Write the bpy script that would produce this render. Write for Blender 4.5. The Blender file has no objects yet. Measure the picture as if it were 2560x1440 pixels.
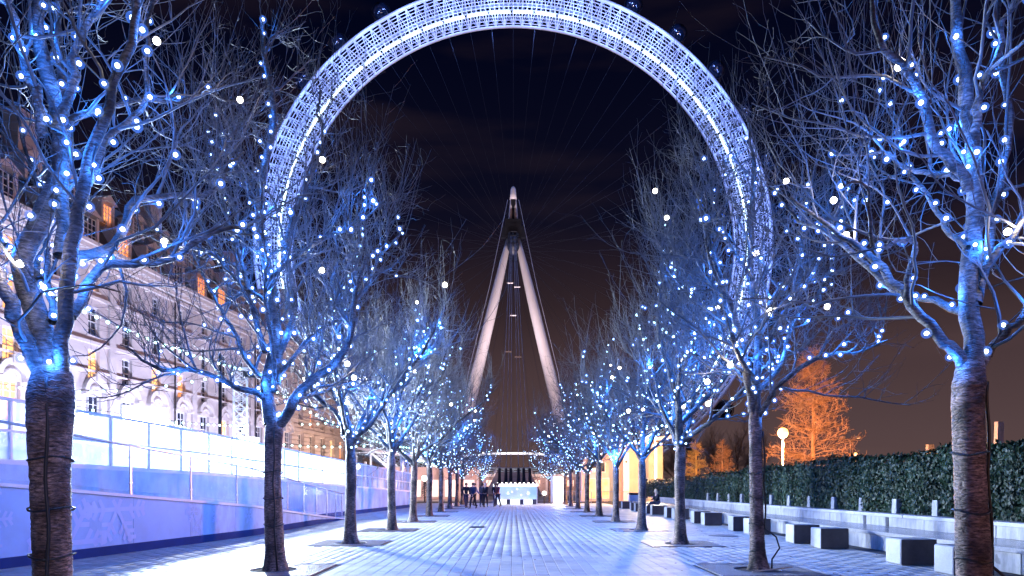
import bpy, math, random
import numpy as np
from mathutils import Vector, Matrix
R = math.radians
random.seed(7)
rng = np.random.default_rng(7)
sc = bpy.context.scene
C = sc.collection

# ------------------------------------------------------------------ camera, world, exposure
cam = bpy.data.cameras.new('camera'); cam_o = bpy.data.objects.new('camera', cam); C.objects.link(cam_o)
cam_o.location = (0, 0, 1.5); cam_o.rotation_euler = (R(90), 0, 0)
cam.sensor_width = 36; cam.lens = 24; cam.shift_y = 0.194; cam.shift_x = -0.0012
cam.clip_start = 0.1; cam.clip_end = 6000
sc.camera = cam_o
FPX = 2560*24/36; CX = 1283; CY = 1217; EYE = 1.5

w = bpy.data.worlds.new('World'); sc.world = w; w.use_nodes = True
nt = w.node_tree; nt.nodes.clear()
wo = nt.nodes.new('ShaderNodeOutputWorld'); bg = nt.nodes.new('ShaderNodeBackground')
tc = nt.nodes.new('ShaderNodeTexCoord'); sx = nt.nodes.new('ShaderNodeSeparateXYZ')
mp = nt.nodes.new('ShaderNodeMapping'); mp.inputs['Scale'].default_value = (1.2, 1.2, 7.0)
nz = nt.nodes.new('ShaderNodeTexNoise'); nz.inputs['Scale'].default_value = 2.2; nz.inputs['Detail'].default_value = 5
cr = nt.nodes.new('ShaderNodeValToRGB')
el = cr.color_ramp.elements
el[0].position = 0.0; el[0].color = (0.105, 0.062, 0.060, 1)
el[1].position = 0.75; el[1].color = (0.0004, 0.0010, 0.0075, 1)
for p, c in ((0.07, (0.088, 0.054, 0.056, 1)), (0.17, (0.062, 0.037, 0.041, 1)), (0.25, (0.030, 0.018, 0.022, 1)), (0.36, (0.0040, 0.0040, 0.0130, 1)), (0.55, (0.0007, 0.0014, 0.0090, 1))):
    e = el.new(p); e.color = c
cr2 = nt.nodes.new('ShaderNodeValToRGB')
cr2.color_ramp.elements[0].position = 0.48; cr2.color_ramp.elements[0].color = (0, 0, 0, 1)
cr2.color_ramp.elements[1].position = 0.75; cr2.color_ramp.elements[1].color = (0.042, 0.024, 0.020, 1)
addn = nt.nodes.new('ShaderNodeMix'); addn.data_type = 'RGBA'; addn.blend_type = 'ADD'; addn.inputs[0].default_value = 0.3
L = nt.links.new
L(tc.outputs['Generated'], sx.inputs[0]); L(tc.outputs['Generated'], mp.inputs[0]); L(mp.outputs[0], nz.inputs['Vector'])
L(sx.outputs['Z'], cr.inputs[0]); L(nz.outputs['Fac'], cr2.inputs[0])
L(cr.outputs[0], addn.inputs[6]); L(cr2.outputs[0], addn.inputs[7]); L(addn.outputs[2], bg.inputs['Color'])
bg.inputs['Strength'].default_value = 0.8
L(bg.outputs[0], wo.inputs[0])
sc.view_settings.view_transform = 'Standard'; sc.view_settings.look = 'None'
sc.view_settings.exposure = 0.35; sc.view_settings.gamma = 1.0; sc.view_settings.use_curve_mapping = False
sc.cycles.max_bounces = 5; sc.cycles.diffuse_bounces = 2; sc.cycles.glossy_bounces = 2
sc.cycles.transparent_max_bounces = 12; sc.cycles.transmission_bounces = 3
sc.cycles.sample_clamp_indirect = 3.0; sc.cycles.sample_clamp_direct = 0.0
sc.cycles.use_denoising = True
sc.cycles.caustics_reflective = False; sc.cycles.caustics_refractive = False

# light levels, all in one place
P_TREE_NEAR = 10.5      # W per bulb cluster in the four nearest trees
P_TREE_FAR = 130.0       # W per bulb cluster in the others
BLUE = (0.028, 0.20, 1.0)
RINK = (0.64, 0.80, 1.0)
P_RINK = 12500.0
P_FACADE = 10000.0
P_WHEEL = 1250.0
P_LEGS = 34000.0
P_BEHIND = 420.0
P_ORANGE = 26000.0
P_WARM = 7500.0

def lamp(name, kind, loc, power, col, parent=None, radius=0.05, rot=None, size=None, spot=None, blend=0.3):
    d = bpy.data.lights.new(name, kind); d.energy = power; d.color = col
    if kind == 'AREA':
        d.shape = 'RECTANGLE'; d.size, d.size_y = size
    else:
        d.shadow_soft_size = radius
    if kind == 'SPOT':
        d.spot_size = spot; d.spot_blend = blend
    o = bpy.data.objects.new(name, d); C.objects.link(o); o.location = loc
    if rot is not None: o.rotation_euler = rot
    if parent: o.parent = parent
    return o

def aim(o, target):
    d = Vector(target) - Vector(o.location)
    o.rotation_euler = d.to_track_quat('-Z', 'Y').to_euler()

# ------------------------------------------------------------------ materials
MATS = {}
def mat(name, col, rough=0.7, metal=0.0, var=0.25, scale=4.0, bump=0.0, bscale=40.0, stretch=(1, 1, 1), spec=0.5, col2=None, coat=0.0, stain=0.0):
    if name in MATS: return MATS[name]
    m = bpy.data.materials.new(name); m.use_nodes = True; n = m.node_tree.nodes; l = m.node_tree.links.new
    b = n['Principled BSDF']; b.inputs['Roughness'].default_value = rough; b.inputs['Metallic'].default_value = metal
    b.inputs['Specular IOR Level'].default_value = spec
    t = n.new('ShaderNodeTexCoord'); mpn = n.new('ShaderNodeMapping'); mpn.inputs['Scale'].default_value = stretch
    l(t.outputs['Object'], mpn.inputs[0])
    z = n.new('ShaderNodeTexNoise'); z.inputs['Scale'].default_value = scale; z.inputs['Detail'].default_value = 6; z.inputs['Roughness'].default_value = 0.65
    l(mpn.outputs[0], z.inputs['Vector'])
    r = n.new('ShaderNodeValToRGB'); r.color_ramp.elements[0].position = 0.3; r.color_ramp.elements[1].position = 0.7
    a = tuple(max(0, c*(1-var)) for c in col); bcol = tuple(min(1, c*(1+var)) for c in col) if col2 is None else col2
    r.color_ramp.elements[0].color = (*a, 1); r.color_ramp.elements[1].color = (*bcol, 1)
    l(z.outputs['Fac'], r.inputs[0]); l(r.outputs[0], b.inputs['Base Color'])
    if stain > 0:
        g = n.new('ShaderNodeNewGeometry'); zs = n.new('ShaderNodeTexNoise'); zs.inputs['Scale'].default_value = 0.9; zs.inputs['Detail'].default_value = 7; zs.inputs['Roughness'].default_value = 0.7
        rs = n.new('ShaderNodeValToRGB'); rs.color_ramp.elements[0].position = 0.36; rs.color_ramp.elements[1].position = 0.60
        rs.color_ramp.elements[0].color = (1-stain, 1-stain, 1-stain*0.9, 1); rs.color_ramp.elements[1].color = (1, 1, 1, 1)
        z3 = n.new('ShaderNodeTexNoise'); z3.inputs['Scale'].default_value = 3.1; z3.inputs['Detail'].default_value = 2
        r3 = n.new('ShaderNodeValToRGB'); r3.color_ramp.elements[0].position = 0.70; r3.color_ramp.elements[1].position = 0.73
        r3.color_ramp.elements[0].color = (1, 1, 1, 1); r3.color_ramp.elements[1].color = (0.55, 0.54, 0.54, 1)
        ms = n.new('ShaderNodeMix'); ms.data_type = 'RGBA'; ms.blend_type = 'MULTIPLY'; ms.inputs[0].default_value = 1.0
        m3 = n.new('ShaderNodeMix'); m3.data_type = 'RGBA'; m3.blend_type = 'MULTIPLY'; m3.inputs[0].default_value = 1.0
        l(g.outputs['Position'], zs.inputs['Vector']); l(g.outputs['Position'], z3.inputs['Vector']); l(zs.outputs['Fac'], rs.inputs[0]); l(z3.outputs['Fac'], r3.inputs[0])
        l(r.outputs[0], ms.inputs[6]); l(rs.outputs[0], ms.inputs[7]); l(ms.outputs[2], m3.inputs[6]); l(r3.outputs[0], m3.inputs[7]); l(m3.outputs[2], b.inputs['Base Color'])
    if bump > 0:
        z2 = n.new('ShaderNodeTexNoise'); z2.inputs['Scale'].default_value = bscale; z2.inputs['Detail'].default_value = 4
        l(mpn.outputs[0], z2.inputs['Vector'])
        bp = n.new('ShaderNodeBump'); bp.inputs['Strength'].default_value = bump; bp.inputs['Distance'].default_value = 0.02
        l(z2.outputs['Fac'], bp.inputs['Height']); l(bp.outputs[0], b.inputs['Normal'])
    MATS[name] = m
    return m

def emit(name, col, strength, base=(0.8, 0.8, 0.8), sampling=False, mottled=None):
    if name in MATS: return MATS[name]
    m = bpy.data.materials.new(name); m.use_nodes = True; n = m.node_tree.nodes; l = m.node_tree.links.new
    b = n['Principled BSDF']; b.inputs['Base Color'].default_value = (*base, 1)
    b.inputs['Emission Color'].default_value = (*col, 1); b.inputs['Emission Strength'].default_value = strength
    if mottled:
        t = n.new('ShaderNodeTexCoord'); z = n.new('ShaderNodeTexNoise'); z.inputs['Scale'].default_value = mottled[0]
        z.inputs['Detail'].default_value = 4
        r = n.new('ShaderNodeValToRGB'); r.color_ramp.elements[0].position = 0.35; r.color_ramp.elements[1].position = 0.65
        r.color_ramp.elements[0].color = (*mottled[1], 1); r.color_ramp.elements[1].color = (*col, 1)
        l(t.outputs['Object'], z.inputs['Vector']); l(z.outputs['Fac'], r.inputs[0]); l(r.outputs[0], b.inputs['Emission Color'])
    if not sampling: m.cycles.emission_sampling = 'NONE'
    MATS[name] = m
    return m

def bark_mat(name, dark, light, band=1.0, bump=0.6, wt=0.52):
    """Cherry bark: horizontal bands of lighter peeling skin over dark, cracked wood."""
    m = bpy.data.materials.new(name); m.use_nodes = True; n = m.node_tree.nodes; l = m.node_tree.links.new
    b = n['Principled BSDF']; b.inputs['Roughness'].default_value = 0.62
    t = n.new('ShaderNodeTexCoord')
    mp1 = n.new('ShaderNodeMapping'); mp1.inputs['Scale'].default_value = (15, 15, 62*band)
    mp2 = n.new('ShaderNodeMapping'); mp2.inputs['Scale'].default_value = (4, 4, 3.2)
    z1 = n.new('ShaderNodeTexNoise'); z1.inputs['Scale'].default_value = 1.0; z1.inputs['Detail'].default_value = 6; z1.inputs['Roughness'].default_value = 0.7
    z2 = n.new('ShaderNodeTexNoise'); z2.inputs['Scale'].default_value = 1.0; z2.inputs['Detail'].default_value = 5
    l(t.outputs['Object'], mp1.inputs[0]); l(t.outputs['Object'], mp2.inputs[0]); l(mp1.outputs[0], z1.inputs['Vector']); l(mp2.outputs[0], z2.inputs['Vector'])
    r1 = n.new('ShaderNodeValToRGB'); r1.color_ramp.elements[0].position = 0.40; r1.color_ramp.elements[1].position = wt+0.12
    r1.color_ramp.elements[0].color = (*dark, 1); r1.color_ramp.elements[1].color = (*light, 1)
    r2 = n.new('ShaderNodeValToRGB'); r2.color_ramp.elements[0].position = 0.38; r2.color_ramp.elements[1].position = 0.66
    r2.color_ramp.elements[0].color = (0.16, 0.13, 0.13, 1); r2.color_ramp.elements[1].color = (1, 1, 1, 1)
    mx = n.new('ShaderNodeMix'); mx.data_type = 'RGBA'; mx.blend_type = 'MULTIPLY'; mx.inputs[0].default_value = 1.0
    l(z1.outputs['Fac'], r1.inputs[0]); l(z2.outputs['Fac'], r2.inputs[0]); l(r1.outputs[0], mx.inputs[6]); l(r2.outputs[0], mx.inputs[7])
    vo = n.new('ShaderNodeTexVoronoi'); vo.feature = 'DISTANCE_TO_EDGE'; vo.inputs['Scale'].default_value = 1.0
    mp3 = n.new('ShaderNodeMapping'); mp3.inputs['Scale'].default_value = (6, 6, 27)
    zd = n.new('ShaderNodeTexNoise'); zd.inputs['Scale'].default_value = 9.0; zd.inputs['Detail'].default_value = 3
    av = n.new('ShaderNodeVectorMath'); av.operation = 'MULTIPLY_ADD'; av.inputs[1].default_value = (0.09, 0.09, 0.09)
    l(t.outputs['Object'], zd.inputs['Vector']); l(zd.outputs['Color'], av.inputs[0]); l(t.outputs['Object'], av.inputs[2]); l(av.outputs[0], mp3.inputs[0]); l(mp3.outputs[0], vo.inputs['Vector'])
    rv = n.new('ShaderNodeValToRGB'); rv.color_ramp.elements[0].position = 0.0; rv.color_ramp.elements[1].position = 0.13
    rv.color_ramp.elements[0].color = (0.18, 0.15, 0.15, 1); rv.color_ramp.elements[1].color = (1, 1, 1, 1); l(vo.outputs['Distance'], rv.inputs[0])
    m4 = n.new('ShaderNodeMix'); m4.data_type = 'RGBA'; m4.blend_type = 'MULTIPLY'; m4.inputs[0].default_value = 0.42
    l(mx.outputs[2], m4.inputs[6]); l(rv.outputs[0], m4.inputs[7]); l(m4.outputs[2], b.inputs['Base Color'])
    ha = n.new('ShaderNodeMath'); ha.operation = 'MULTIPLY_ADD'; ha.inputs[1].default_value = 0.6; l(z1.outputs['Fac'], ha.inputs[0])
    h2 = n.new('ShaderNodeMath'); h2.operation = 'MULTIPLY'; h2.inputs[1].default_value = 0.3; l(rv.outputs[0], h2.inputs[0]); l(h2.outputs[0], ha.inputs[2])
    bp = n.new('ShaderNodeBump'); bp.inputs['Strength'].default_value = bump; bp.inputs['Distance'].default_value = 0.025
    l(ha.outputs[0], bp.inputs['Height']); l(bp.outputs[0], b.inputs['Normal'])
    MATS[name] = m
    return m

bark = bark_mat('cherry_bark', (0.055, 0.032, 0.028), (0.62, 0.42, 0.36), bump=1.0, wt=0.55)
limb_bark = bark_mat('limb_bark', (0.035, 0.030, 0.030), (0.27, 0.25, 0.25), band=0.9, bump=0.8, wt=0.50)
twig_m = mat('twig_bark', (0.074, 0.072, 0.076), 0.6, var=0.35, scale=2.0, bump=0)
black_cable = mat('black_cable', (0.012, 0.012, 0.014), 0.5, var=0.1)
granite = mat('pale_granite', (0.36, 0.35, 0.36), 0.55, stain=0.3, var=0.16, scale=60, bump=0.15, bscale=120)
granite_dirty = mat('weathered_granite', (0.29, 0.28, 0.29), 0.6, stain=0.35, var=0.35, scale=3.0, stretch=(3, 3, 0.7), bump=0.2, bscale=60)
granite_polished = mat('polished_granite', (0.30, 0.29, 0.30), 0.18, stain=0.25, var=0.22, scale=40)
paver_ms = [mat('paver_stone_%d' % i, c, 0.55, var=0.14, scale=9.0, bump=0.12, bscale=70, stretch=(1, 6, 1), stain=0.30) for i, c in
            enumerate([(0.46, 0.45, 0.44), (0.41, 0.405, 0.405), (0.50, 0.485, 0.475), (0.36, 0.355, 0.36)])]
joint_m = mat('joint_sand', (0.035, 0.032, 0.034), 0.9, var=0.3, scale=30)
tarmac = mat('tarmac', (0.05, 0.05, 0.055), 0.8, var=0.2, scale=20, bump=0.2)
iron = mat('cast_iron', (0.14, 0.14, 0.17), 0.45, metal=0.3, var=0.25, scale=12, bump=0.15)
steel = mat('brushed_steel', (0.62, 0.62, 0.66), 0.28, metal=1.0, var=0.08, scale=20)
white_paint = mat('white_paint', (0.80, 0.80, 0.82), 0.4, var=0.04)
white_steel = mat('white_steel', (0.74, 0.74, 0.80), 0.35, var=0.08, scale=0.6)
dark_steel = mat('dark_steel', (0.018, 0.02, 0.03), 0.45, metal=0.3, var=0.2)
hoard = mat('blue_hoarding', (0.30, 0.53, 0.82), 0.5, var=0.10, scale=1.2)
hoard2 = mat('blue_hoarding_speckled', (0.40, 0.58, 0.84), 0.55, var=0.28, scale=2.2, stretch=(1, 1, 0.5))
kick_m = mat('navy_kickboard', (0.002, 0.030, 0.15), 0.9, var=0.2, scale=2.0)
flake_m = mat('pale_blue_print', (0.44, 0.60, 0.89), 0.5, var=0.05)
stone = mat('portland_stone', (0.46, 0.42, 0.43), 0.8, var=0.22, scale=0.35, bump=0.2, bscale=8, stretch=(1, 1, 1.6))
stone_trim = mat('stone_trim', (0.54, 0.50, 0.50), 0.75, var=0.16, scale=0.8)
slate = mat('slate', (0.05, 0.055, 0.07), 0.5, var=0.3, scale=1.5, bump=0.2)
winframe = mat('window_paint', (0.66, 0.66, 0.68), 0.4, var=0.05)
pane_dark = mat('dark_glass', (0.02, 0.025, 0.05), 0.08, var=0.3, scale=0.6, spec=0.8)
pane_lit = emit('lit_room_orange', (1.0, 0.36, 0.10), 1.5, base=(0.3, 0.2, 0.1), mottled=(1.6, (0.85, 0.20, 0.07)))
pane_lit2 = emit('lit_room_yellow', (1.0, 0.60, 0.22), 1.6, base=(0.3, 0.2, 0.1), mottled=(2.2, (1.0, 0.33, 0.10)))

def glass_mat(name, tint, alpha, rough=0.05):
    m = bpy.data.materials.new(name); m.use_nodes = True; n = m.node_tree.nodes; l = m.node_tree.links.new
    b = n['Principled BSDF']; b.inputs['Base Color'].default_value = (*tint, 1); b.inputs['Roughness'].default_value = rough
    tr = n.new('ShaderNodeBsdfTransparent'); mx = n.new('ShaderNodeMixShader'); mx.inputs[0].default_value = alpha
    t = n.new('ShaderNodeTexCoord'); z = n.new('ShaderNodeTexNoise'); z.inputs['Scale'].default_value = 3.0; z.inputs['Detail'].default_value = 4
    mr = n.new('ShaderNodeMapRange'); mr.inputs[3].default_value = alpha*0.6; mr.inputs[4].default_value = min(1, alpha*1.4)
    l(t.outputs['Object'], z.inputs['Vector']); l(z.outputs['Fac'], mr.inputs[0]); l(mr.outputs[0], mx.inputs[0])
    l(tr.outputs[0], mx.inputs[1]); l(b.outputs[0], mx.inputs[2]); l(mx.outputs[0], n['Material Output'].inputs[0])
    MATS[name] = m
    return m
glass = glass_mat('balustrade_glass', (0.60, 0.68, 0.95), 0.16)
def perspex_mat():
    m = bpy.data.materials.new('frosted_perspex'); m.use_nodes = True; n = m.node_tree.nodes; l = m.node_tree.links.new
    b = n['Principled BSDF']; b.inputs['Base Color'].default_value = (0.58, 0.70, 0.95, 1); b.inputs['Roughness'].default_value = 0.4
    tl_ = n.new('ShaderNodeBsdfTranslucent'); tl_.inputs[0].default_value = (0.55, 0.68, 1.0, 1); tr = n.new('ShaderNodeBsdfTransparent')
    m1 = n.new('ShaderNodeMixShader'); m1.inputs[0].default_value = 0.45; m2 = n.new('ShaderNodeMixShader')
    t = n.new('ShaderNodeTexCoord'); z = n.new('ShaderNodeTexNoise'); z.inputs['Scale'].default_value = 1.5; z.inputs['Detail'].default_value = 5
    mr = n.new('ShaderNodeMapRange'); mr.inputs[1].default_value = 0.3; mr.inputs[2].default_value = 0.7; mr.inputs[3].default_value = 0.22; mr.inputs[4].default_value = 0.62
    l(t.outputs['Object'], z.inputs['Vector']); l(z.outputs['Fac'], mr.inputs[0]); l(mr.outputs[0], m2.inputs[0])
    l(b.outputs[0], m1.inputs[1]); l(tl_.outputs[0], m1.inputs[2]); l(tr.outputs[0], m2.inputs[1]); l(m1.outputs[0], m2.inputs[2]); l(m2.outputs[0], n['Material Output'].inputs[0])
    MATS['frosted_perspex'] = m
    return m
perspex = perspex_mat()
perspex_old = glass_mat('frosted_perspex_plain', (0.78, 0.80, 0.98), 0.50, 0.35)

bulb_core_m = emit('bulb_core', (0.62, 0.82, 1.0), 9.0)
def halo_mat():  # see-through blue emission, stands in for the glow round a bulb
    m = bpy.data.materials.new('bulb_blue_glow'); m.use_nodes = True; n = m.node_tree.nodes; l = m.node_tree.links.new
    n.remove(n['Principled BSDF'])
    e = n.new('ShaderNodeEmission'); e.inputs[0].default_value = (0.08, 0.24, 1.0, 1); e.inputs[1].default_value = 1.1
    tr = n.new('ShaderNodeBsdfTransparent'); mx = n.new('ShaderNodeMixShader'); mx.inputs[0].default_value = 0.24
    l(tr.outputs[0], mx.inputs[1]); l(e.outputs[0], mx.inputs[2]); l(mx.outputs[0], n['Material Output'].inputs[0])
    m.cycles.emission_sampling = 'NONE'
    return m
bulb_halo_m = halo_mat()
bulb_far_m = emit('bulb_far', (0.40, 0.66, 1.0), 5.0)
warm_bulb_m = emit('warm_white_bulb', (1.0, 0.90, 0.72), 9.0)
cyan_bulb_m = emit('festoon_bulb', (0.50, 1.0, 0.95), 4.5)

# ------------------------------------------------------------------ mesh helpers
class MB:
    def __init__(s): s.v = []; s.f = []; s.nb = 0
    def add(s, V, F):
        o = len(s.v); s.v.extend([tuple(p) for p in V]); s.f.extend([tuple(i+o for i in f) for f in F]); return s
    def box(s, c, d, rz=0.0, taper=1.0):
        x, y, z = d[0]/2, d[1]/2, d[2]/2; cs, sn = math.cos(rz), math.sin(rz)
        V = []
        for k in (-1, 1):
            t = taper if k > 0 else 1.0
            for a, b in ((-1, -1), (1, -1), (1, 1), (-1, 1)):
                px, py = a*x*t, b*y*t
                V.append((c[0]+px*cs-py*sn, c[1]+px*sn+py*cs, c[2]+k*z))
        return s.add(V, [(3, 2, 1, 0), (4, 5, 6, 7), (0, 1, 5, 4), (1, 2, 6, 5), (2, 3, 7, 6), (3, 0, 4, 7)])
    def bar(s, a, b, wd, ht=None):
        ht = wd if ht is None else ht
        a, b = Vector(a), Vector(b); t = (b-a).normalized(); up = Vector((0, 0, 1)) if abs(t.z) < 0.95 else Vector((1, 0, 0))
        u = t.cross(up).normalized(); q = u.cross(t)
        V = []
        for p in (a, b):
            for i, j in ((-1, -1), (1, -1), (1, 1), (-1, 1)): V.append(p + u*(i*wd/2) + q*(j*ht/2))
        return s.add(V, [(3, 2, 1, 0), (4, 5, 6, 7), (0, 1, 5, 4), (1, 2, 6, 5), (2, 3, 7, 6), (3, 0, 4, 7)])
    def tube(s, pts, rad, n=8, cap=True, closed=False):
        pts = [Vector(p) for p in pts]; K = len(pts)
        if not hasattr(rad, '__len__'): rad = [rad]*K
        V = []; F = []; u = None
        for i in range(K):
            if closed: t = pts[(i+1) % K]-pts[i-1]
            else: t = pts[min(i+1, K-1)]-pts[max(i-1, 0)]
            t = t.normalized() if t.length > 0 else Vector((0, 0, 1))
            if u is None:
                a = Vector((0, 0, 1)) if abs(t.z) < 0.9 else Vector((1, 0, 0)); u = t.cross(a).normalized()
            else:
                u = (u - t*u.dot(t)); u = u.normalized() if u.length > 1e-6 else t.orthogonal().normalized()
            q = t.cross(u)
            for j in range(n):
                a = 2*math.pi*j/n; V.append(pts[i] + u*(math.cos(a)*rad[i]) + q*(math.sin(a)*rad[i]))
        for i in range(K if closed else K-1):
            for j in range(n):
                i2 = (i+1) % K
                F.append((i*n+j, i*n+(j+1) % n, i2*n+(j+1) % n, i2*n+j))
        if cap and not closed:
            F.append(tuple(range(n-1, -1, -1))); F.append(tuple((K-1)*n+j for j in range(n)))
        return s.add(V, F)
    def cyl(s, a, b, r, n=12): return s.tube([a, b], r, n)
    def ball(s, c, r, n=10, m=6, sc3=(1, 1, 1)):
        V = [(c[0], c[1], c[2]-r*sc3[2])]; F = []
        for i in range(1, m):
            ph = -math.pi/2+math.pi*i/m
            for j in range(n):
                a = 2*math.pi*j/n; V.append((c[0]+r*sc3[0]*math.cos(ph)*math.cos(a), c[1]+r*sc3[1]*math.cos(ph)*math.sin(a), c[2]+r*sc3[2]*math.sin(ph)))
        V.append((c[0], c[1], c[2]+r*sc3[2])); top = len(V)-1
        for j in range(n): F.append((0, 1+(j+1) % n, 1+j)); F.append((top, 1+(m-2)*n+j, 1+(m-2)*n+(j+1) % n))
        for i in range(m-2):
            for j in range(n): F.append((1+i*n+j, 1+i*n+(j+1) % n, 1+(i+1)*n+(j+1) % n, 1+(i+1)*n+j))
        return s.add(V, F)
    def lathe(s, c, prof, n=16):
        V = []; F = []; K = len(prof)
        for r_, z_ in prof:
            for j in range(n):
                a = 2*math.pi*j/n; V.append((c[0]+r_*math.cos(a), c[1]+r_*math.sin(a), c[2]+z_))
        for i in range(K-1):
            for j in range(n): F.append((i*n+j, i*n+(j+1) % n, (i+1)*n+(j+1) % n, (i+1)*n+j))
        F.append(tuple(range(n-1, -1, -1))); F.append(tuple((K-1)*n+j for j in range(n)))
        return s.add(V, F)
    def mesh(s, name):
        me = bpy.data.meshes.new(name); me.from_pydata([tuple(p) for p in s.v], [], s.f); me.update(); return me
    def build(s, name, m, parent=None, smooth=False, bevel=0.0, kind=None):
        me = s.mesh(name)
        if smooth: me.polygons.foreach_set('use_smooth', [True]*len(me.polygons))
        return put(name, me, m, parent, bevel=bevel, kind=kind)

def put(name, me, m, parent=None, loc=None, rot=None, scale=None, bevel=0.0, kind=None):
    o = bpy.data.objects.new(name, me); C.objects.link(o)
    if m is not None and len(me.materials) == 0: me.materials.append(m)
    if parent: o.parent = parent
    if loc is not None: o.location = loc
    if rot is not None: o.rotation_euler = rot
    if scale is not None: o.scale = scale
    if bevel > 0:
        b = o.modifiers.new('bevel', 'BEVEL'); b.width = bevel; b.segments = 1; b.limit_method = 'ANGLE'
    if kind: o['kind'] = kind
    return o

def mesh_np(name, V, F, smooth=True):
    me = bpy.data.meshes.new(name); nf, k = F.shape
    me.vertices.add(len(V)); me.vertices.foreach_set('co', np.ascontiguousarray(V, dtype=np.float32).ravel())
    me.loops.add(nf*k); me.loops.foreach_set('vertex_index', np.ascontiguousarray(F, dtype=np.int32).ravel())
    me.polygons.add(nf); me.polygons.foreach_set('loop_start', np.arange(0, nf*k, k, dtype=np.int32))
    try: me.polygons.foreach_set('loop_total', np.full(nf, k, dtype=np.int32))
    except Exception: pass
    if smooth: me.polygons.foreach_set('use_smooth', np.ones(nf, dtype=bool))
    me.update(calc_edges=True); me.validate()
    return me

def thing(name, label, cat, loc=(0, 0, 0), rz=0.0, group=None):
    o = bpy.data.objects.new(name, None); C.objects.link(o); o.location = loc; o.rotation_euler = (0, 0, rz); o.empty_display_size = 0.2
    o['label'] = label; o['category'] = cat
    if group: o['group'] = group
    return o
def tag(o, label, cat, group=None, kind=None):
    o['label'] = label; o['category'] = cat
    if group: o['group'] = group
    if kind: o['kind'] = kind
    return o
def struct(o): o['kind'] = 'structure'; return o

def W(px, py, y):
    """World point seen at pixel (px,py) of the 2560-wide photograph, at depth y."""
    return np.array([(px-CX)/FPX*y, y, EYE+(CY-py)/FPX*y])

# ------------------------------------------------------------------ ground, paving, river
def sheet(name, x0, x1, y0, y1, z, m):
    return struct(MB().add([(x0, y0, z), (x1, y0, z), (x1, y1, z), (x0, y1, z)], [(0, 1, 2, 3)]).build(name, m))
ground = struct(MB().add([(-900, -300, -0.03), (900, -300, -0.03), (900, 149, -0.03), (-900, 149, -0.03), (-900, 149, -9), (900, 149, -9)],
        [(0, 1, 2, 3), (3, 2, 5, 4)]).build('ground', mat('plaza_ground', (0.30, 0.28, 0.28), 0.7, var=0.2, scale=0.6, bump=0.2)))
river = sheet('water', -900, 900, 149, 420, -6.0, mat('river_water', (0.01, 0.015, 0.03), 0.06, var=0.2, scale=0.3, bump=0.6, bscale=0.5))
bank = sheet('far_bank', -2500, 2500, 420, 4000, -2.0, mat('far_bank_ground', (0.05, 0.045, 0.045), 0.9, var=0.3, scale=0.05))

PW, PL, GAP = 0.2165, 0.46, 0.010
bed = MB().add([(-12, -6, -0.012), (12, -6, -0.012), (12, 70, -0.012), (-12, 70, -0.012)], [(0, 1, 2, 3)]).build('pavement', joint_m)
struct(bed)
def paver_mesh(wd, ln, name):
    m = MB(); b = 0.0035; x, y = wd/2, ln/2
    V = [(-x, -y, -0.03), (x, -y, -0.03), (x, y, -0.03), (-x, y, -0.03), (-x, -y, -b), (x, -y, -b), (x, y, -b), (-x, y, -b),
         (-x+b, -y+b, 0), (x-b, -y+b, 0), (x-b, y-b, 0), (-x+b, y-b, 0)]
    F = [(0, 1, 5, 4), (1, 2, 6, 5), (2, 3, 7, 6), (3, 0, 4, 7), (4, 5, 9, 8), (5, 6, 10, 9), (6, 7, 11, 10), (7, 4, 8, 11), (8, 9, 10, 11)]
    return m.add(V, F).mesh(name)
pm = []
for i in range(4):
    me = paver_mesh(PW-GAP, PL-GAP, 'paver'); me.materials.append(paver_ms[i]); pm.append(me)
ROWX = {'L': -4.31, 'R': 4.40}
tree_y = {'L': [6.4, 12.3, 18.1, 23.6, 29.3, 35.0, 40.7, 46.4, 52.2, 57.8], 'R': [6.53, 12.3, 17.9, 23.6, 29.3, 35.0, 40.7, 46.4, 52.0, 57.6]}
GR = 0.90
def in_grate(x, y):
    for s in 'LR':
        if abs(x-ROWX[s]) < GR+0.05:
            for ty in tree_y[s]:
                if abs(y-ty) < GR+0.05: return True
    return False
near = []; far = []
ncol = int(20.4/PW)
for i in range(ncol):
    x = -11.4+i*PW; off = (0.5 if i % 2 else 0.0)*PL + (i % 3)*0.03
    if x > 8.3: break
    y = 3.0+off
    k = 0
    while y < 62:
        edge = False
        if not in_grate(x, y):
            (near if (abs(x-0.0) < 3.3 and 11.0 < y < 14.6) else far).append((x, y, rng.uniform(-0.0015, 0.0015), rng.integers(0, 100)))
        y += PL; k += 1
near.sort(key=lambda p: p[1]); far += near[300:]; near = near[:300]
pick = lambda q: 0 if q < 45 else 1 if q < 72 else 2 if q < 92 else 3
for x, y, z, q in near:
    put('paver', pm[pick(q)], None, bed, loc=(x, y, z))
base = np.array([v.co[:] for v in pm[0].vertices]); bf = np.array([p.vertices[:] for p in pm[0].polygons])
for q in range(4):
    sel = np.array([p[:3] for p in far if pick(p[3]) == q])
    V = (base[None]+sel[:, None, :]).reshape(-1, 3); F = (bf[None]+(np.arange(len(sel))*len(base))[:, None, None]).reshape(-1, 4)
    put('paving_field', mesh_np('paving_field', V, F, smooth=False), paver_ms[q], bed, kind='stuff')

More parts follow.
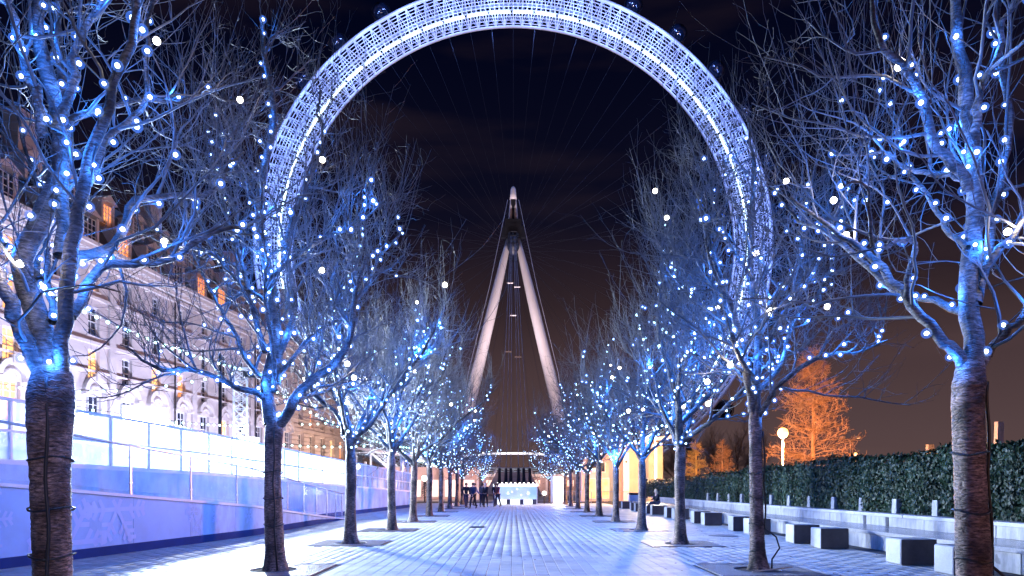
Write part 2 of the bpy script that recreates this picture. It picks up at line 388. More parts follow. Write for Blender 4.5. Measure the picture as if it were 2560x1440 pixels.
# ------------------------------------------------------------------ bare trees
def batch_tubes(P, Rd, n):
    N, K, _ = P.shape
    T = np.empty_like(P); T[:, 1:-1] = P[:, 2:]-P[:, :-2]; T[:, 0] = P[:, 1]-P[:, 0]; T[:, -1] = P[:, -1]-P[:, -2]
    T /= np.linalg.norm(T, axis=2, keepdims=True)+1e-9
    ref = np.cross(P[:, -1]-P[:, 0], np.where(np.abs((P[:, -1]-P[:, 0])[:, 2:3]) > 0.8*np.linalg.norm(P[:, -1]-P[:, 0], axis=1, keepdims=True), [[1., 0, 0]], [[0, 0, 1.]]))
    U = ref[:, None, :]-T*np.sum(ref[:, None, :]*T, axis=2, keepdims=True); U /= np.linalg.norm(U, axis=2, keepdims=True)+1e-9
    Q = np.cross(T, U)
    a = 2*np.pi*np.arange(n)/n
    V = P[:, :, None, :]+Rd[:, :, None, None]*(np.cos(a)[None, None, :, None]*U[:, :, None, :]+np.sin(a)[None, None, :, None]*Q[:, :, None, :])
    idx = np.arange(N*K*n).reshape(N, K, n)
    A = idx[:, :-1]; B = np.roll(A, -1, axis=2); D = idx[:, 1:]; E = np.roll(D, -1, axis=2)
    return V.reshape(-1, 3), np.stack([A, B, E, D], axis=-1).reshape(-1, 4)

def unit(v): return v/(np.linalg.norm(v, axis=-1, keepdims=True)+1e-9)
def grow(rg, S, D, Ln, K, wander, up, out=None):
    N = len(S); P = np.empty((N, K+1, 3)); P[:, 0] = S; d = unit(D); st = (Ln/K)[:, None]
    bend = rg.normal(size=(N, 3))*wander*0.6
    for k in range(K):
        d = unit(d+rg.normal(size=(N, 3))*wander+bend*0.5+np.array([0, 0, up]))
        P[:, k+1] = P[:, k]+d*st
    return P
def children(rg, P, Rd, n_each, t0, t1, ang, ang_sd, upb=0.25):
    """Starting points, directions, parent radius and position t for n_each children on every polyline."""
    N, K, _ = P.shape
    t = (np.arange(n_each)[None]+rg.uniform(0, 1, (N, n_each)))/n_each*(t1-t0)+t0
    f = t*(K-1); i = np.minimum(f.astype(int), K-2); fr = (f-i)[..., None]
    r_ = np.arange(N)[:, None]
    S = P[r_, i]*(1-fr)+P[r_, i+1]*fr; T = unit(P[r_, i+1]-P[r_, i]); rr = Rd[r_, i]*(1-fr[..., 0])+Rd[r_, i+1]*fr[..., 0]
    rv = rg.normal(size=(N, n_each, 3))+np.array([0, 0, upb]); pr = unit(rv-T*np.sum(rv*T, axis=2, keepdims=True))
    a = np.radians(rg.normal(ang, ang_sd, (N, n_each)))[..., None]
    D = T*np.cos(a)+pr*np.sin(a)
    return S.reshape(-1, 3), D.reshape(-1, 3), rr.reshape(-1), t.reshape(-1)

def smooth_poly(pts, K):
    pts = np.array(pts, dtype=float); s = np.r_[0, np.cumsum(np.linalg.norm(np.diff(pts, axis=0), axis=1))]
    t = np.linspace(0, s[-1], K); out = np.stack([np.interp(t, s, pts[:, i]) for i in range(3)], axis=1)
    for _ in range(2): out[1:-1] = (out[:-2]+2*out[1:-1]+out[2:])/4
    return out

def trunk_mesh(rg, pts, rad, n=26, rings=110):
    P = smooth_poly(pts, rings); s = np.linspace(0, 1, rings); r = np.interp(s, np.linspace(0, 1, len(rad)), rad)
    r = r*(1-0.30*np.clip((s-0.90)/0.075, 0, 1)**1.5)*np.sqrt(np.clip((1.0-s)/0.03, 0.0, 1.0))+0.004*(s > 0.95)
    # ridges and bands of the bark
    a = 2*np.pi*np.arange(n)/n
    z = P[:, 2]
    V = np.empty((rings, n, 3))
    ph = rg.uniform(0, 6.28, 8)
    ringn = np.interp(np.arange(rings), np.arange(0, rings, 2), rg.normal(size=len(np.arange(0, rings, 2))))
    spots = rg.normal(size=(rings, n)); spots = (spots+np.roll(spots, 1, 1)+np.roll(spots, -1, 1))/3
    for i in range(rings):
        flare = 1+0.55*math.exp(-max(z[i], 0)/0.13)*(0.7+0.3*np.cos(5*a+ph[3]))
        lump = 1+0.035*np.sin(2*a+ph[0]+z[i]*1.1)+0.025*np.sin(3*a+ph[1]-z[i]*2.3)+0.012*ringn[i]+0.018*spots[i]
        rr = r[i]*flare*lump
        V[i] = P[i]+np.stack([np.cos(a)*rr, np.sin(a)*rr, np.zeros(n)], axis=1)
    idx = np.arange(rings*n).reshape(rings, n); A = idx[:-1]; B = np.roll(A, -1, 1); D = idx[1:]; E = np.roll(D, -1, 1)
    F = np.stack([A, B, E, D], axis=-1).reshape(-1, 4)
    return mesh_np('trunk', V.reshape(-1, 3), F)

def icosa():
    m = MB().ball((0, 0, 0), 1.0, 8, 5); return m
ball_me = {}
def ball_mesh(key, r, m, n=8, mm=5):
    if key not in ball_me:
        me = MB().ball((0, 0, 0), r, n, mm).mesh(key); me.polygons.foreach_set('use_smooth', [True]*len(me.polygons)); me.materials.append(m); ball_me[key] = me
    return ball_me[key]

def build_tree(rg, trunk_pts, trunk_rad, limbs, near, dens=1.0, hgt=1.0, thin=1.0, bulb_gap=0.27):
    """limbs: list of (polyline points, r0, r1). Everything in the tree's own coordinates (origin at the foot of the trunk)."""
    fk = 0.80 if near else 0.87
    trunk_rad = [q*fk for q in trunk_rad]; limbs = [(a_, b_*0.86, c_*0.9) for a_, b_, c_ in limbs]
    D = {'trunk': trunk_mesh(rg, trunk_pts, trunk_rad, 28 if near else 14, 130 if near else 36)}
    LP = []; LR = []
    for pts, r0, r1 in limbs:
        K = 22; P = smooth_poly(pts, K); P[1:-1] += rg.normal(size=(K-2, 3))*0.012
        P[2:-2] += (rg.normal(size=3)*0.05)[None]*np.sin(np.linspace(0, 3*np.pi, K-4))[:, None]
        t = np.linspace(0, 1, K); Rr = r1+(r0-r1)*(1-t)**0.75; Rr[0] *= 1.12
        Rr = Rr*(1+rg.normal(size=K)*0.035)
        LP.append(P); LR.append(Rr)
    LP = np.array(LP); LR = np.array(LR)
    D['limbs'] = [mesh_np('limb', *batch_tubes(LP[i:i+1], LR[i:i+1], 14 if near else 8)) for i in range(len(LP))]
    Vs = []; Fs = []; off = 0
    def addt(P, Rd, n):
        nonlocal off
        V, F = batch_tubes(P, Rd, n); Vs.append(V); Fs.append(F+off); off += len(V)
    def clip_up(S, Dr): return Dr
    # branches
    nb = int(10*dens)
    S, Dv, rr, t = children(rg, LP, LR, nb, 0.16, 0.98, 50, 14, 0.35)
    Ln = (0.75+1.5*(1-t))*rg.uniform(0.7, 1.25, len(t))*hgt
    BP = grow(rg, S, Dv, Ln, 8, 0.17, 0.075); br = np.minimum(rr*0.55, 0.030*thin)[:, None]*np.linspace(1, 0.34, 9)[None]
    addt(BP, br, 5)
    # branchlets
    S, Dv, rr, t = children(rg, BP, br, int(8*dens), 0.12, 0.98, 46, 14, 0.3)
    Ln = (0.35+0.75*(1-t))*rg.uniform(0.6, 1.5, len(t))*hgt
    CP = grow(rg, S, Dv, Ln, 6, 0.20, 0.10); crd = np.minimum(rr*0.62, 0.0115*thin)[:, None]*np.linspace(1, 0.42, 7)[None]
    addt(CP, crd, 4)
    # long upswept shoots
    S, Dv, rr, t = children(rg, np.concatenate([BP]), br, int(4*dens), 0.3, 1.0, 30, 12, 1.2)
    Ln = rg.uniform(0.8, 2.0, len(t))*hgt
    UP = grow(rg, S, Dv+np.array([0, 0, 0.25]), Ln, 6, 0.07, 0.14); ur = np.full(len(t), 0.0078*thin)[:, None]*np.linspace(1, 0.4, 7)[None]
    addt(UP, ur, 3)
    # twigs
    S, Dv, rr, t = children(rg, np.concatenate([CP, UP]), np.concatenate([crd, ur]), int(4*dens+0.5), 0.15, 1.0, 44, 15, 0.25)
    Ln = rg.uniform(0.16, 0.62, len(t))*hgt
    TP = grow(rg, S, Dv, Ln, 4, 0.22, 0.12); tr = np.minimum(rr*0.75, 0.0056*thin)[:, None]*np.linspace(1, 0.5, 5)[None]
    addt(TP, tr, 3)
    D['crown'] = mesh_np('crown', np.concatenate(Vs), np.concatenate(Fs))
    # places for bulbs: wound round limbs, strung along branches
    pts = []; 
    for i in range(len(LP)):
        s = np.linalg.norm(np.diff(LP[i], axis=0), axis=1).sum(); n = max(3, int(s/bulb_gap))
        for j in range(n):
            tt = (j+0.5)/n
            if tt > 0.8 and rg.random() < 0.4: continue
            f = tt*(len(LP[i])-1); k = min(int(f), len(LP[i])-2); p = LP[i][k]*(1-f+k)+LP[i][k+1]*(f-k); T = unit(LP[i][k+1]-LP[i][k])
            rv = rg.normal(size=3); pr = unit(rv-T*np.dot(rv, T)); pts.append((p, pr, LR[i][k], 0))
    sel = rg.permutation(len(BP))[:int(len(BP)*0.55)]
    for i in sel:
        for tt in rg.uniform(0.15, 0.8, 2):
            k = int(tt*7); p = BP[i][k]; rv = rg.normal(size=3); T = unit(BP[i][k+1]-BP[i][k]); pr = unit(rv-T*np.dot(rv, T)); pts.append((p, pr, br[i][k], 1))
    D['sites'] = pts
    D['tips'] = CP[rg.permutation(len(CP))[:40], -1]
    D['LP'] = LP; D['LR'] = LR; D['tp'] = np.array(trunk_pts, dtype=float)
    return D

def px_poly(pts, y, base, dy=0.0, y0=0.0):
    n = len(pts); out = []
    for i, (a, b) in enumerate(pts):
        yy = y+y0+dy*(i/(n-1)) if n > 1 else y
        p = W(a, b, yy); out.append(p-base)
    return out
def auto_limbs(rg, fork, n, az0=0.0, r0=0.085, ht=1.0, spread=1.0, leader=True):
    out = []
    if leader:
        p = np.array(fork, float); pts = [p]; d = np.array([rg.normal()*0.12, rg.normal()*0.12, 1])
        for k in range(6):
            p = p+unit(d)*0.95*ht; d = d+np.array([rg.normal()*0.13, rg.normal()*0.13, 0]); pts.append(p)
        out.append((pts, r0*1.3, 0.018))
    for i in range(n):
        az = az0+2*math.pi*i/n+rg.normal()*0.3; el = math.radians(rg.uniform(28, 55)); ln = rg.uniform(3.6, 5.0)*ht
        p = np.array(fork, float)+np.array([0, 0, rg.uniform(-0.15, 0.7)*(1 if i % 2 else 0.4)]); pts = [p]
        d = np.array([math.cos(az)*math.cos(el)*spread, math.sin(az)*math.cos(el)*spread, math.sin(el)])
        for k in range(6):
            d = unit(d+np.array([rg.normal()*0.10, rg.normal()*0.10, 0.10])); p = p+d*ln/6; pts.append(p)
        out.append((pts, r0*rg.uniform(0.7, 1.05), 0.014))
    return out

ORD = ['nearest', 'second', 'third', 'fourth', 'fifth', 'sixth', 'seventh', 'eighth', 'ninth', 'tenth']
near_specs = {}
# left row, nearest
y = 6.4; b = np.array([(131-CX)/FPX*y, y, 0.0])
near_specs[('L', 0)] = dict(base=b,
    trunk=[(0, 0, -0.05)]+px_poly([(131, 1440), (128, 1250), (126, 1100), (128, 990), (132, 905)], y, b), rad=[0.215, 0.212, 0.205, 0.215, 0.245, 0.25],
    limbs=[(px_poly([(122, 960), (112, 860), (108, 740), (104, 600), (102, 450), (122, 300), (138, 150), (130, 0), (122, -170)], y, b, 0.3), 0.15, 0.05),
           (px_poly([(110, 945), (80, 880), (42, 800), (8, 710), (-40, 620), (-120, 520)], y, b, -0.5), 0.115, 0.04),
           (px_poly([(150, 950), (158, 830), (166, 690), (190, 540), (225, 400), (265, 280), (315, 150), (345, 30), (360, -90)], y, b, -0.6), 0.10, 0.032),
           (px_poly([(176, 790), (215, 735), (262, 702), (310, 655), (360, 632), (460, 626), (560, 600), (650, 545)], y, b, 0.9), 0.075, 0.018),
           (px_poly([(170, 690), (220, 605), (290, 575), (350, 530), (430, 505), (520, 450), (610, 380)], y, b, 1.5), 0.072, 0.016),
           (px_poly([(112, 340), (92, 250), (60, 150), (28, 40), (0, -60)], y, b, -0.4), 0.07, 0.03),
           (px_poly([(135, 320), (240, 270), (330, 255), (450, 250), (560, 215)], y, b, 1.2), 0.05, 0.012),
           (px_poly([(140, 330), (168, 220), (200, 120), (240, 20), (262, -80)], y, b, 0.4), 0.065, 0.03),
           (px_poly([(150, 640), (160, 480), (170, 330), (150, 160), (145, 0)], y, b, 1.0), 0.085, 0.04),
           (px_poly([(205, 480), (260, 400), (330, 310), (350, 240), (375, 100), (400, -60)], y, b, 0.5), 0.05, 0.014),
           (px_poly([(100, 700), (60, 640), (0, 590), (-80, 560)], y, b, 1.3), 0.05, 0.014)])
y = 12.3; b = np.array([(690-CX)/FPX*y, y, 0.0])
near_specs[('L', 1)] = dict(base=b,
    trunk=[(0, 0, -0.05)]+px_poly([(688, 1400), (684, 1300), (682, 1200), (683, 1110), (687, 1040)], y, b), rad=[0.225, 0.21, 0.195, 0.175, 0.18, 0.21],
    limbs=[(px_poly([(678, 1060), (664, 960), (667, 850), (672, 700), (668, 520), (664, 340), (660, 180), (655, 40)], y, b, 0.5), 0.135, 0.04),
           (px_poly([(700, 1060), (735, 1010), (775, 965), (830, 910), (875, 850), (890, 740), (915, 640)], y, b, -0.9), 0.115, 0.022),
           (px_poly([(668, 1000), (625, 968), (560, 945), (480, 940), (420, 920), (375, 900), (300, 862)], y, b, -0.8), 0.075, 0.014),
           (px_poly([(662, 880), (640, 800), (610, 680), (570, 560), (540, 430), (520, 320)], y, b, 0.9), 0.07, 0.014),
           (px_poly([(690, 960), (708, 800), (730, 640), (760, 480), (790, 340), (800, 220)], y, b, 0.8), 0.085, 0.016),
           (px_poly([(668, 760), (600, 700), (520, 640), (440, 600), (380, 575)], y, b, 1.2), 0.05, 0.012),
           (px_poly([(672, 700), (740, 640), (820, 590), (900, 560), (960, 500)], y, b, -1.2), 0.05, 0.012),
           (px_poly([(720, 1020), (790, 985), (860, 960), (930, 950)], y, b, 1.4), 0.05, 0.014),
           (px_poly([(665, 600), (620, 480), (560, 360), (500, 220)], y, b, -1.0), 0.05, 0.012)])
y = 6.53; b = np.array([(2433-CX)/FPX*y, y, 0.0])
near_specs[('R', 0)] = dict(base=b,
    trunk=[(0, 0, -0.05)]+px_poly([(2434, 1440), (2428, 1290), (2424, 1150), (2420, 1010), (2428, 890)], y, b), rad=[0.185, 0.18, 0.175, 0.165, 0.17, 0.195],
    limbs=[(px_poly([(2428, 950), (2424, 830), (2428, 700), (2435, 580), (2440, 460), (2425, 320), (2405, 180), (2392, 40), (2380, -100)], y, b, 0.3), 0.135, 0.05),
           (px_poly([(2410, 920), (2370, 860), (2318, 818), (2275, 760), (2235, 700), (2180, 640), (2110, 590), (2040, 545), (1975, 490)], y, b, 0.6), 0.085, 0.014),
           (px_poly([(2268, 740), (2265, 640), (2240, 600), (2190, 560), (2130, 500), (2090, 430)], y, b, -0.7, 0.2), 0.042, 0.010),
           (px_poly([(2420, 480), (2395, 400), (2355, 335), (2300, 275), (2262, 220), (2235, 120), (2190, 0), (2160, -80)], y, b, -0.5), 0.075, 0.02),
           (px_poly([(2440, 930), (2495, 870), (2540, 800), (2590, 730), (2650, 640)], y, b, -0.3), 0.062, 0.02),
           (px_poly([(2440, 760), (2475, 640), (2498, 500), (2512, 360), (2515, 210), (2500, 60), (2500, -80)], y, b, 0.7), 0.068, 0.03),
           (px_poly([(2415, 450), (2330, 425), (2250, 412), (2180, 385), (2080, 380), (2040, 372)], y, b, 0.8), 0.04, 0.010),
           (px_poly([(2435, 330), (2450, 230), (2490, 130), (2530, 20), (2560, -60)], y, b, -0.6), 0.055, 0.02),
           (px_poly([(2445, 690), (2520, 600), (2570, 540), (2640, 480)], y, b, -0.7), 0.05, 0.016),
           (px_poly([(2420, 620), (2350, 560), (2300, 470), (2240, 330), (2200, 200)], y, b, 1.6), 0.042, 0.010)])
y = 12.3; b = np.array([(1897-CX)/FPX*y, y, 0.0])
near_specs[('R', 1)] = dict(base=b,
    trunk=[(0, 0, -0.05)]+px_poly([(1894, 1400), (1892, 1300), (1890, 1180), (1888, 1080), (1886, 1020)], y, b), rad=[0.19, 0.165, 0.15, 0.145, 0.14, 0.15],
    limbs=[(px_poly([(1886, 1040), (1892, 930), (1888, 800), (1882, 660), (1876, 520), (1880, 400), (1870, 290)], y, b, 0.4), 0.10, 0.02),
           (px_poly([(1880, 1030), (1866, 950), (1858, 860), (1832, 770), (1800, 690), (1770, 600), (1740, 480)], y, b, -0.8), 0.085, 0.015),
           (px_poly([(1894, 1045), (1925, 1000), (1960, 950), (2005, 915), (2065, 885), (2150, 878), (2220, 850)], y, b, -1.0), 0.065, 0.012),
           (px_poly([(1868, 955), (1830, 932), (1790, 915), (1740, 898), (1700, 880)], y, b, 0.8), 0.045, 0.012),
           (px_poly([(1893, 980), (1930, 940), (1960, 860), (2010, 780), (2060, 700), (2090, 600)], y, b, 1.3), 0.06, 0.012),
           (px_poly([(1888, 840), (1940, 760), (1980, 660), (2010, 560), (2030, 440)], y, b, -0.9), 0.05, 0.012),
           (px_poly([(1860, 860), (1800, 800), (1730, 750), (1680, 690), (1640, 600)], y, b, 1.1), 0.05, 0.012),
           (px_poly([(1880, 700), (1830, 620), (1790, 520), (1770, 400)], y, b, 0.9), 0.045, 0.012)])

def string_lights(D, root_loc, side, idx, near, rz=0.0, sc=1.0, seed=0, warm_px=()):
    rg = np.random.default_rng(100+seed)
    place = ('nearest' if idx == 0 else ORD[idx])
    row = 'rink-side' if side == 'L' else 'hedge-side'
    t = thing('fairy_lights', 'blue fairy lights wound through the %s tree of the %s row' % (place, row), 'string lights', root_loc, rz, 'fairy lights wound through the avenue trees')
    t.scale = (sc, sc, sc)
    sites = list(D['sites'])
    if near:
        order = sites[:150] if len(sites) > 150 else sites
        main = [s for s in sites if s[3] == 0]; oth = [s for s in sites if s[3] == 1]; rg.shuffle(oth)
        use = main+oth[:(34 if idx else 18)]
        rb = 0.023 if idx == 0 else 0.028
        halo = ball_mesh('bulb_%d' % idx, rb*1.95, bulb_halo_m, 12, 8); core = ball_mesh('filament_%d' % idx, rb*0.85, bulb_core_m, 10, 6)
        cab = MB(); prev = None
        for k, (p, pr, r, lv) in enumerate(use):
            q = p+pr*(r+rb*1.2)
            o = put('bulb', halo, None, t, loc=tuple(q), scale=(rg.uniform(0.72, 1.2),)*3); c = put('filament', core, None, o)  # outer sphere imitates the glow, inner core is the lit bulb
            if k % 3 == 0:
                lamp('bulb_light', 'POINT', tuple(p+pr*(r+0.10)), P_TREE_NEAR*(1.5 if lv == 0 else 2.2), BLUE, t, radius=0.04)
            if lv == 0 and prev is not None and np.linalg.norm(prev-q) < 0.9:
                m1 = (prev+q)/2-pr*0.02; cab.tube([tuple(prev), tuple(m1), tuple(q)], 0.006, 4, cap=False)
            prev = p+pr*(r+0.006)
        tcx = lambda z_: float(np.interp(z_, D['tp'][:, 2], D['tp'][:, 0]))
        for k in range(4):      # ties and a feed cable down the trunk
            zz = 0.35+0.48*k+rg.uniform(-0.05, 0.05)
            th = np.linspace(0, 2*np.pi, 15)
            rt = {('L', 0): 0.186, ('L', 1): 0.172, ('R', 0): 0.156, ('R', 1): 0.137}[(side, idx)]
            MB().tube([(tcx(zz)+math.cos(a)*rt, math.sin(a)*rt, zz+0.02*math.sin(a*2+k)) for a in th], 0.010, 5, cap=False).build('cable_tie', black_cable, t)
        rt = {('L', 0): 0.182, ('L', 1): 0.172, ('R', 0): 0.156, ('R', 1): 0.138}[(side, idx)]
        a0 = -1.15 if side == 'L' else -0.25
        loop = [(tcx(z)+math.cos(a0)*rt*1.02+0.012*math.sin(z*7), math.sin(a0)*rt*1.02, z) for z in np.linspace(2.5, 0.75, 14)]
        if side == 'R': loop += [(math.cos(a0)*(rt+0.16), math.sin(a0)*(rt+0.1), 0.6), (math.cos(a0)*(rt+0.22), math.sin(a0)*(rt+0.14), 0.4), (math.cos(a0)*(rt+0.09), math.sin(a0)*(rt+0.05), 0.2)]
        loop += [(math.cos(a0)*(rt+0.08), math.sin(a0)*(rt+0.08), 0.015)]
        if cab.v: cab.build('cable', black_cable, t, smooth=True, kind='stuff')
        MB().tube(loop, 0.015, 6).build('feed_cable', black_cable, t, smooth=True)
        wm = ball_mesh('warm_bulb_near%d' % idx, 0.032 if idx == 0 else 0.050, warm_bulb_m, 12, 8)
        for (a, bb, yy) in warm_px:
            p = W(a, bb, yy)-np.array(root_loc)
            put('white_bulb', wm, None, t, loc=tuple(p)); lamp('white_bulb_light', 'POINT', tuple(p+np.array([0.0, -0.09, 0.02])), 9.0, (1.0, 0.86, 0.66), t, radius=0.05)
    else:
        rg.shuffle(sites); use = sites[:150]
        rb = 0.029+0.0011*idx
        m = MB()
        for k, (p, pr, r, lv) in enumerate(use): m.ball(tuple(p+pr*(r+rb)), rb*rg.uniform(0.7, 1.25), 6, 4)
        m.build('bulbs', bulb_far_m, t, smooth=True, kind='stuff')
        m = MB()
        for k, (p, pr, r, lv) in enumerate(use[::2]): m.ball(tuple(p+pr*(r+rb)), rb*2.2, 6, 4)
        m.build('bulb_halos', bulb_halo_m, t, smooth=True, kind='stuff')  # oversized see-through spheres that imitate glow round the far bulbs
        nl = 7 if idx < 5 else 4
        for k in range(nl):
            p, pr, r, lv = use[k]; lamp('bulb_light', 'POINT', tuple(p+pr*(r+0.15)), P_TREE_FAR*7/nl, BLUE, t, radius=0.08)
        wm = ball_mesh('warm_bulb_far', 0.060, warm_bulb_m, 10, 6)
        for k in range(5 if idx < 7 else 3):
            put('white_bulb', wm, None, t, loc=tuple(D['tips'][(k*7+seed) % 40]))
    return t

tree_desc = {
 ('L', 0): 'thick banded-bark cherry tree with many forks, nearest in the rink-side row',
 ('L', 1): 'bare cherry tree in front of the rink floodlight, second in the rink-side row',
 ('R', 0): 'bare cherry tree in front of the hedge, nearest in the hedge-side row',
 ('R', 1): 'slim bare cherry tree beside the orange street lamp, second in the hedge-side row'}
def place_tree(D, loc, side, idx, near, rz=0.0, sc=1.0):
    row = 'rink-side' if side == 'L' else 'hedge-side'
    lb = tree_desc.get((side, idx), 'bare cherry tree glowing with blue lights, %s from the camera in the %s row' % (ORD[idx], row))
    t = thing('cherry_tree', lb, 'tree', loc, rz, 'bare cherry trees lining the avenue'); t.scale = (sc, sc, sc)
    put('trunk', D['trunk'], bark, t)
    for l in D['limbs']: put('limb', l, limb_bark, t)
    put('crown', D['crown'], twig_m, t, kind='stuff')
    return t
warm = {('L', 0): [(600, 250, 7.4), (392, 103, 6.2), (50, 660, 6.1), (410, 604, 7.2)], ('L', 1): [(485, 497, 12.0), (805, 676, 12.2), (868, 910, 12.6), (885, 945, 12.9), (806, 400, 12.0)],
        ('R', 0): [(2246, 168, 6.3), (2084, 501, 6.9), (2115, 588, 7.0), (2519, 580, 6.2)],
        ('R', 1): [(1965, 454, 12.1), (2068, 767, 12.0), (1925, 778, 11.6), (1825, 913, 12.0), (1768, 955, 12.4), (1770, 1010, 12.6), (1891, 634, 12.2)]}
k = 0
for key, sp in near_specs.items():
    rg = np.random.default_rng(20+k)
    lk = 0.80 if key[1] == 0 else 0.95
    limbs = [(a_, b_*lk, c_*lk) for a_, b_, c_ in sp['limbs']]
    fork = np.array(sp['trunk'][-1])
    limbs += auto_limbs(rg, fork+np.array([0, 0, 0.3]), (3 if key[1] else 1), az0=rg.uniform(0, 6), r0=0.06, leader=False, ht=0.95)
    D = build_tree(rg, sp['trunk'], sp['rad'], limbs, True, dens=(0.9 if key[1] else 0.62), thin=(0.9 if key[1] else 0.60), bulb_gap=(0.27 if key[1] else 0.34))
    loc = (sp['base'][0], sp['base'][1], 0.0)
    place_tree(D, loc, key[0], key[1], True)
    string_lights(D, loc, key[0], key[1], True, seed=k, warm_px=warm[key])
    k += 1
variants = []
for v in range(5):
    rg = np.random.default_rng(50+v)
    h = rg.uniform(2.35, 2.65); lean = rg.normal()*0.08
    tp = [(0, 0, -0.05), (lean*0.3, 0, h*0.3), (lean*0.7, 0.02, h*0.65), (lean, 0, h), (lean, 0, h+0.12)]
    limbs = auto_limbs(rg, (lean, 0, h-0.02), int(6+v % 2), az0=rg.uniform(0, 6), r0=0.095, ht=1.0, spread=0.9)
    variants.append(build_tree(rg, tp, [0.20, 0.165, 0.155, 0.165, 0.15], limbs, False, dens=1.0))
for side in 'LR':
    for i in range(2, 10):
        rg = np.random.default_rng(300+i+(50 if side == 'R' else 0))
        v = variants[(i*2+(1 if side == 'R' else 0)) % 5]
        px = {('L', 2): 876, ('L', 3): 980, ('R', 2): 1700, ('R', 3): 1604}.get((side, i))
        x = (px-CX)/FPX*tree_y[side][i] if px else ROWX[side]
        loc = (x, tree_y[side][i], 0.0); rz = rg.uniform(0, 6.28); s = rg.uniform(0.94, 1.04)
        place_tree(v, loc, side, i, False, rz, s)
        string_lights(v, loc, side, i, False, rz, s, seed=i+(20 if side == 'R' else 0))
for n_, (x, yy) in enumerate(((-3.1, 68.0), (3.6, 68.0))):
    v = variants[n_+1]; where = 'behind the blurred crowd' if x < 0 else 'behind the blue booth'
    t = thing('cherry_tree', 'small lit tree beyond the avenue end, on the %s side of the blue booth' % ('rink' if x < 0 else 'hedge'), 'tree', (x, yy, 0), 1.1+n_, 'lit trees beyond the avenue'); t.scale = (0.8,)*3
    put('trunk', v['trunk'], bark, t)
    for l in v['limbs']: put('limb', l, limb_bark, t)
    put('crown', v['crown'], twig_m, t, kind='stuff')
    rg = np.random.default_rng(900+n_)
    t = thing('fairy_lights', 'dense fairy lights on the small tree beyond the avenue, %s of the blue booth' % ('rink side' if x < 0 else 'hedge side'), 'string lights', (x, yy, 0), 1.1+n_, 'fairy lights beyond the avenue'); t.scale = (0.8,)*3
    m = MB()
    for p, pr, r, lv in v['sites'][:170]: m.ball(tuple(p+pr*(r+0.04)), 0.045*rg.uniform(0.7, 1.2), 6, 4)
    m.build('bulbs', bulb_far_m, t, smooth=True, kind='stuff')
    for q in range(3): lamp('bulb_light', 'POINT', tuple(v['sites'][q*9][0]+np.array([0.1, -0.3, 0.2])), P_TREE_FAR*2, BLUE, t, radius=0.08)

# tree pit grates
def grate_mesh():
    m = MB(); s = GR; r0 = 0.42
    fr = MB()
    for a in (-1, 1):
        fr.box((a*(s-0.02), 0, 0.0), (0.04, 2*s, 0.03)); fr.box((0, a*(s-0.02), 0.0), (2*s-0.08, 0.04, 0.03))
    th = np.linspace(0, 2*np.pi, 25)[:-1]
    fr.tube([(math.cos(a)*r0, math.sin(a)*r0, 0.0) for a in th], 0.018, 5, closed=True)
    for k in range(-20, 21):
        x = k*0.043
        if abs(x) >= s-0.04: continue
        if abs(x) < r0:
            c = math.sqrt(r0*r0-x*x)
            for sg in (-1, 1):
                y0, y1 = sg*c, sg*(s-0.04); m.box((x, (y0+y1)/2, 0.0), (0.022, abs(y1-y0), 0.02))
        else: m.box((x, 0, 0.0), (0.022, 2*(s-0.04), 0.02))
    for k in range(-5, 6):
        yv = k*0.16
        if abs(yv) < r0:
            c = math.sqrt(r0*r0-yv*yv)
            for sg in (-1, 1): m.box((sg*(c+s-0.04)/2, yv, -0.004), (s-0.04-c, 0.02, 0.02))
        else: m.box((0, yv, -0.004), (2*(s-0.04), 0.02, 0.02))
    return fr.mesh('frame'), m.mesh('bars')
gf, gb = grate_mesh(); gf.materials.append(iron); gb.materials.append(iron)
soil_me = MB().lathe((0, 0, -0.02), [(0.41, 0), (0.3, 0.02), (0.05, 0.03)], 20).mesh('soil'); soil_me.materials.append(mat('soil', (0.03, 0.022, 0.018), 0.95, var=0.4, scale=20, bump=0.6))
for side in 'LR':
    for i in range(0, 10):
        sp = near_specs.get((side, i))
        x = sp['base'][0] if sp is not None else ROWX[side]
        row = 'rink-side' if side == 'L' else 'hedge-side'
        t = thing('tree_grate', 'square metal grate round the foot of the %s tree, %s row' % (ORD[i], row), 'tree grate', (ROWX[side] if i else x, tree_y[side][i], 0.0), 0, 'metal grates round the avenue trees')
        put('frame', gf, None, t); put('bars', gb, None, t, kind='stuff'); put('soil', soil_me, None, t)

# ------------------------------------------------------------------ ramp wall with glass balustrade
ramp_pts = [(-11.2, 4.0), (-10.3, 8.2), (-9.3, 12.4), (-8.7, 15.9), (-7.95, 20.8), (-7.82, 26.0), (-7.80, 31.4)]
ramp_h = [1.72, 1.66, 1.55, 1.28, 0.92, 0.46, 0.03]
def ramp_at(yv):
    ys = [p[1] for p in ramp_pts]
    return np.interp(yv, ys, [p[0] for p in ramp_pts]), np.interp(yv, ys, ramp_h)
rw = thing('ramp', 'blue snowflake-printed ramp wall with white edge sloping down beside the paving', 'ramp', (0, 0, 0))
ysr = np.linspace(4, 31.4, 40)
def ribbon(ys, off, z0f, z1f, thick):
    m = MB(); V = []; F = []
    for yv in ys:
        x, h = ramp_at(yv)
        for xx, zz in ((x+off, z0f(h)), (x+off, z1f(h)), (x+off-thick, z1f(h)), (x+off-thick, z0f(h))): V.append((xx, yv, zz))
    for i in range(len(ys)-1):
        a = i*4; b2 = a+4
        for j in range(4): F.append((a+j, b2+j, b2+(j+1) % 4, a+(j+1) % 4))
    F.append((0, 1, 2, 3)); e = (len(ys)-1)*4; F.append((e+3, e+2, e+1, e))
    return m.add(V, F)
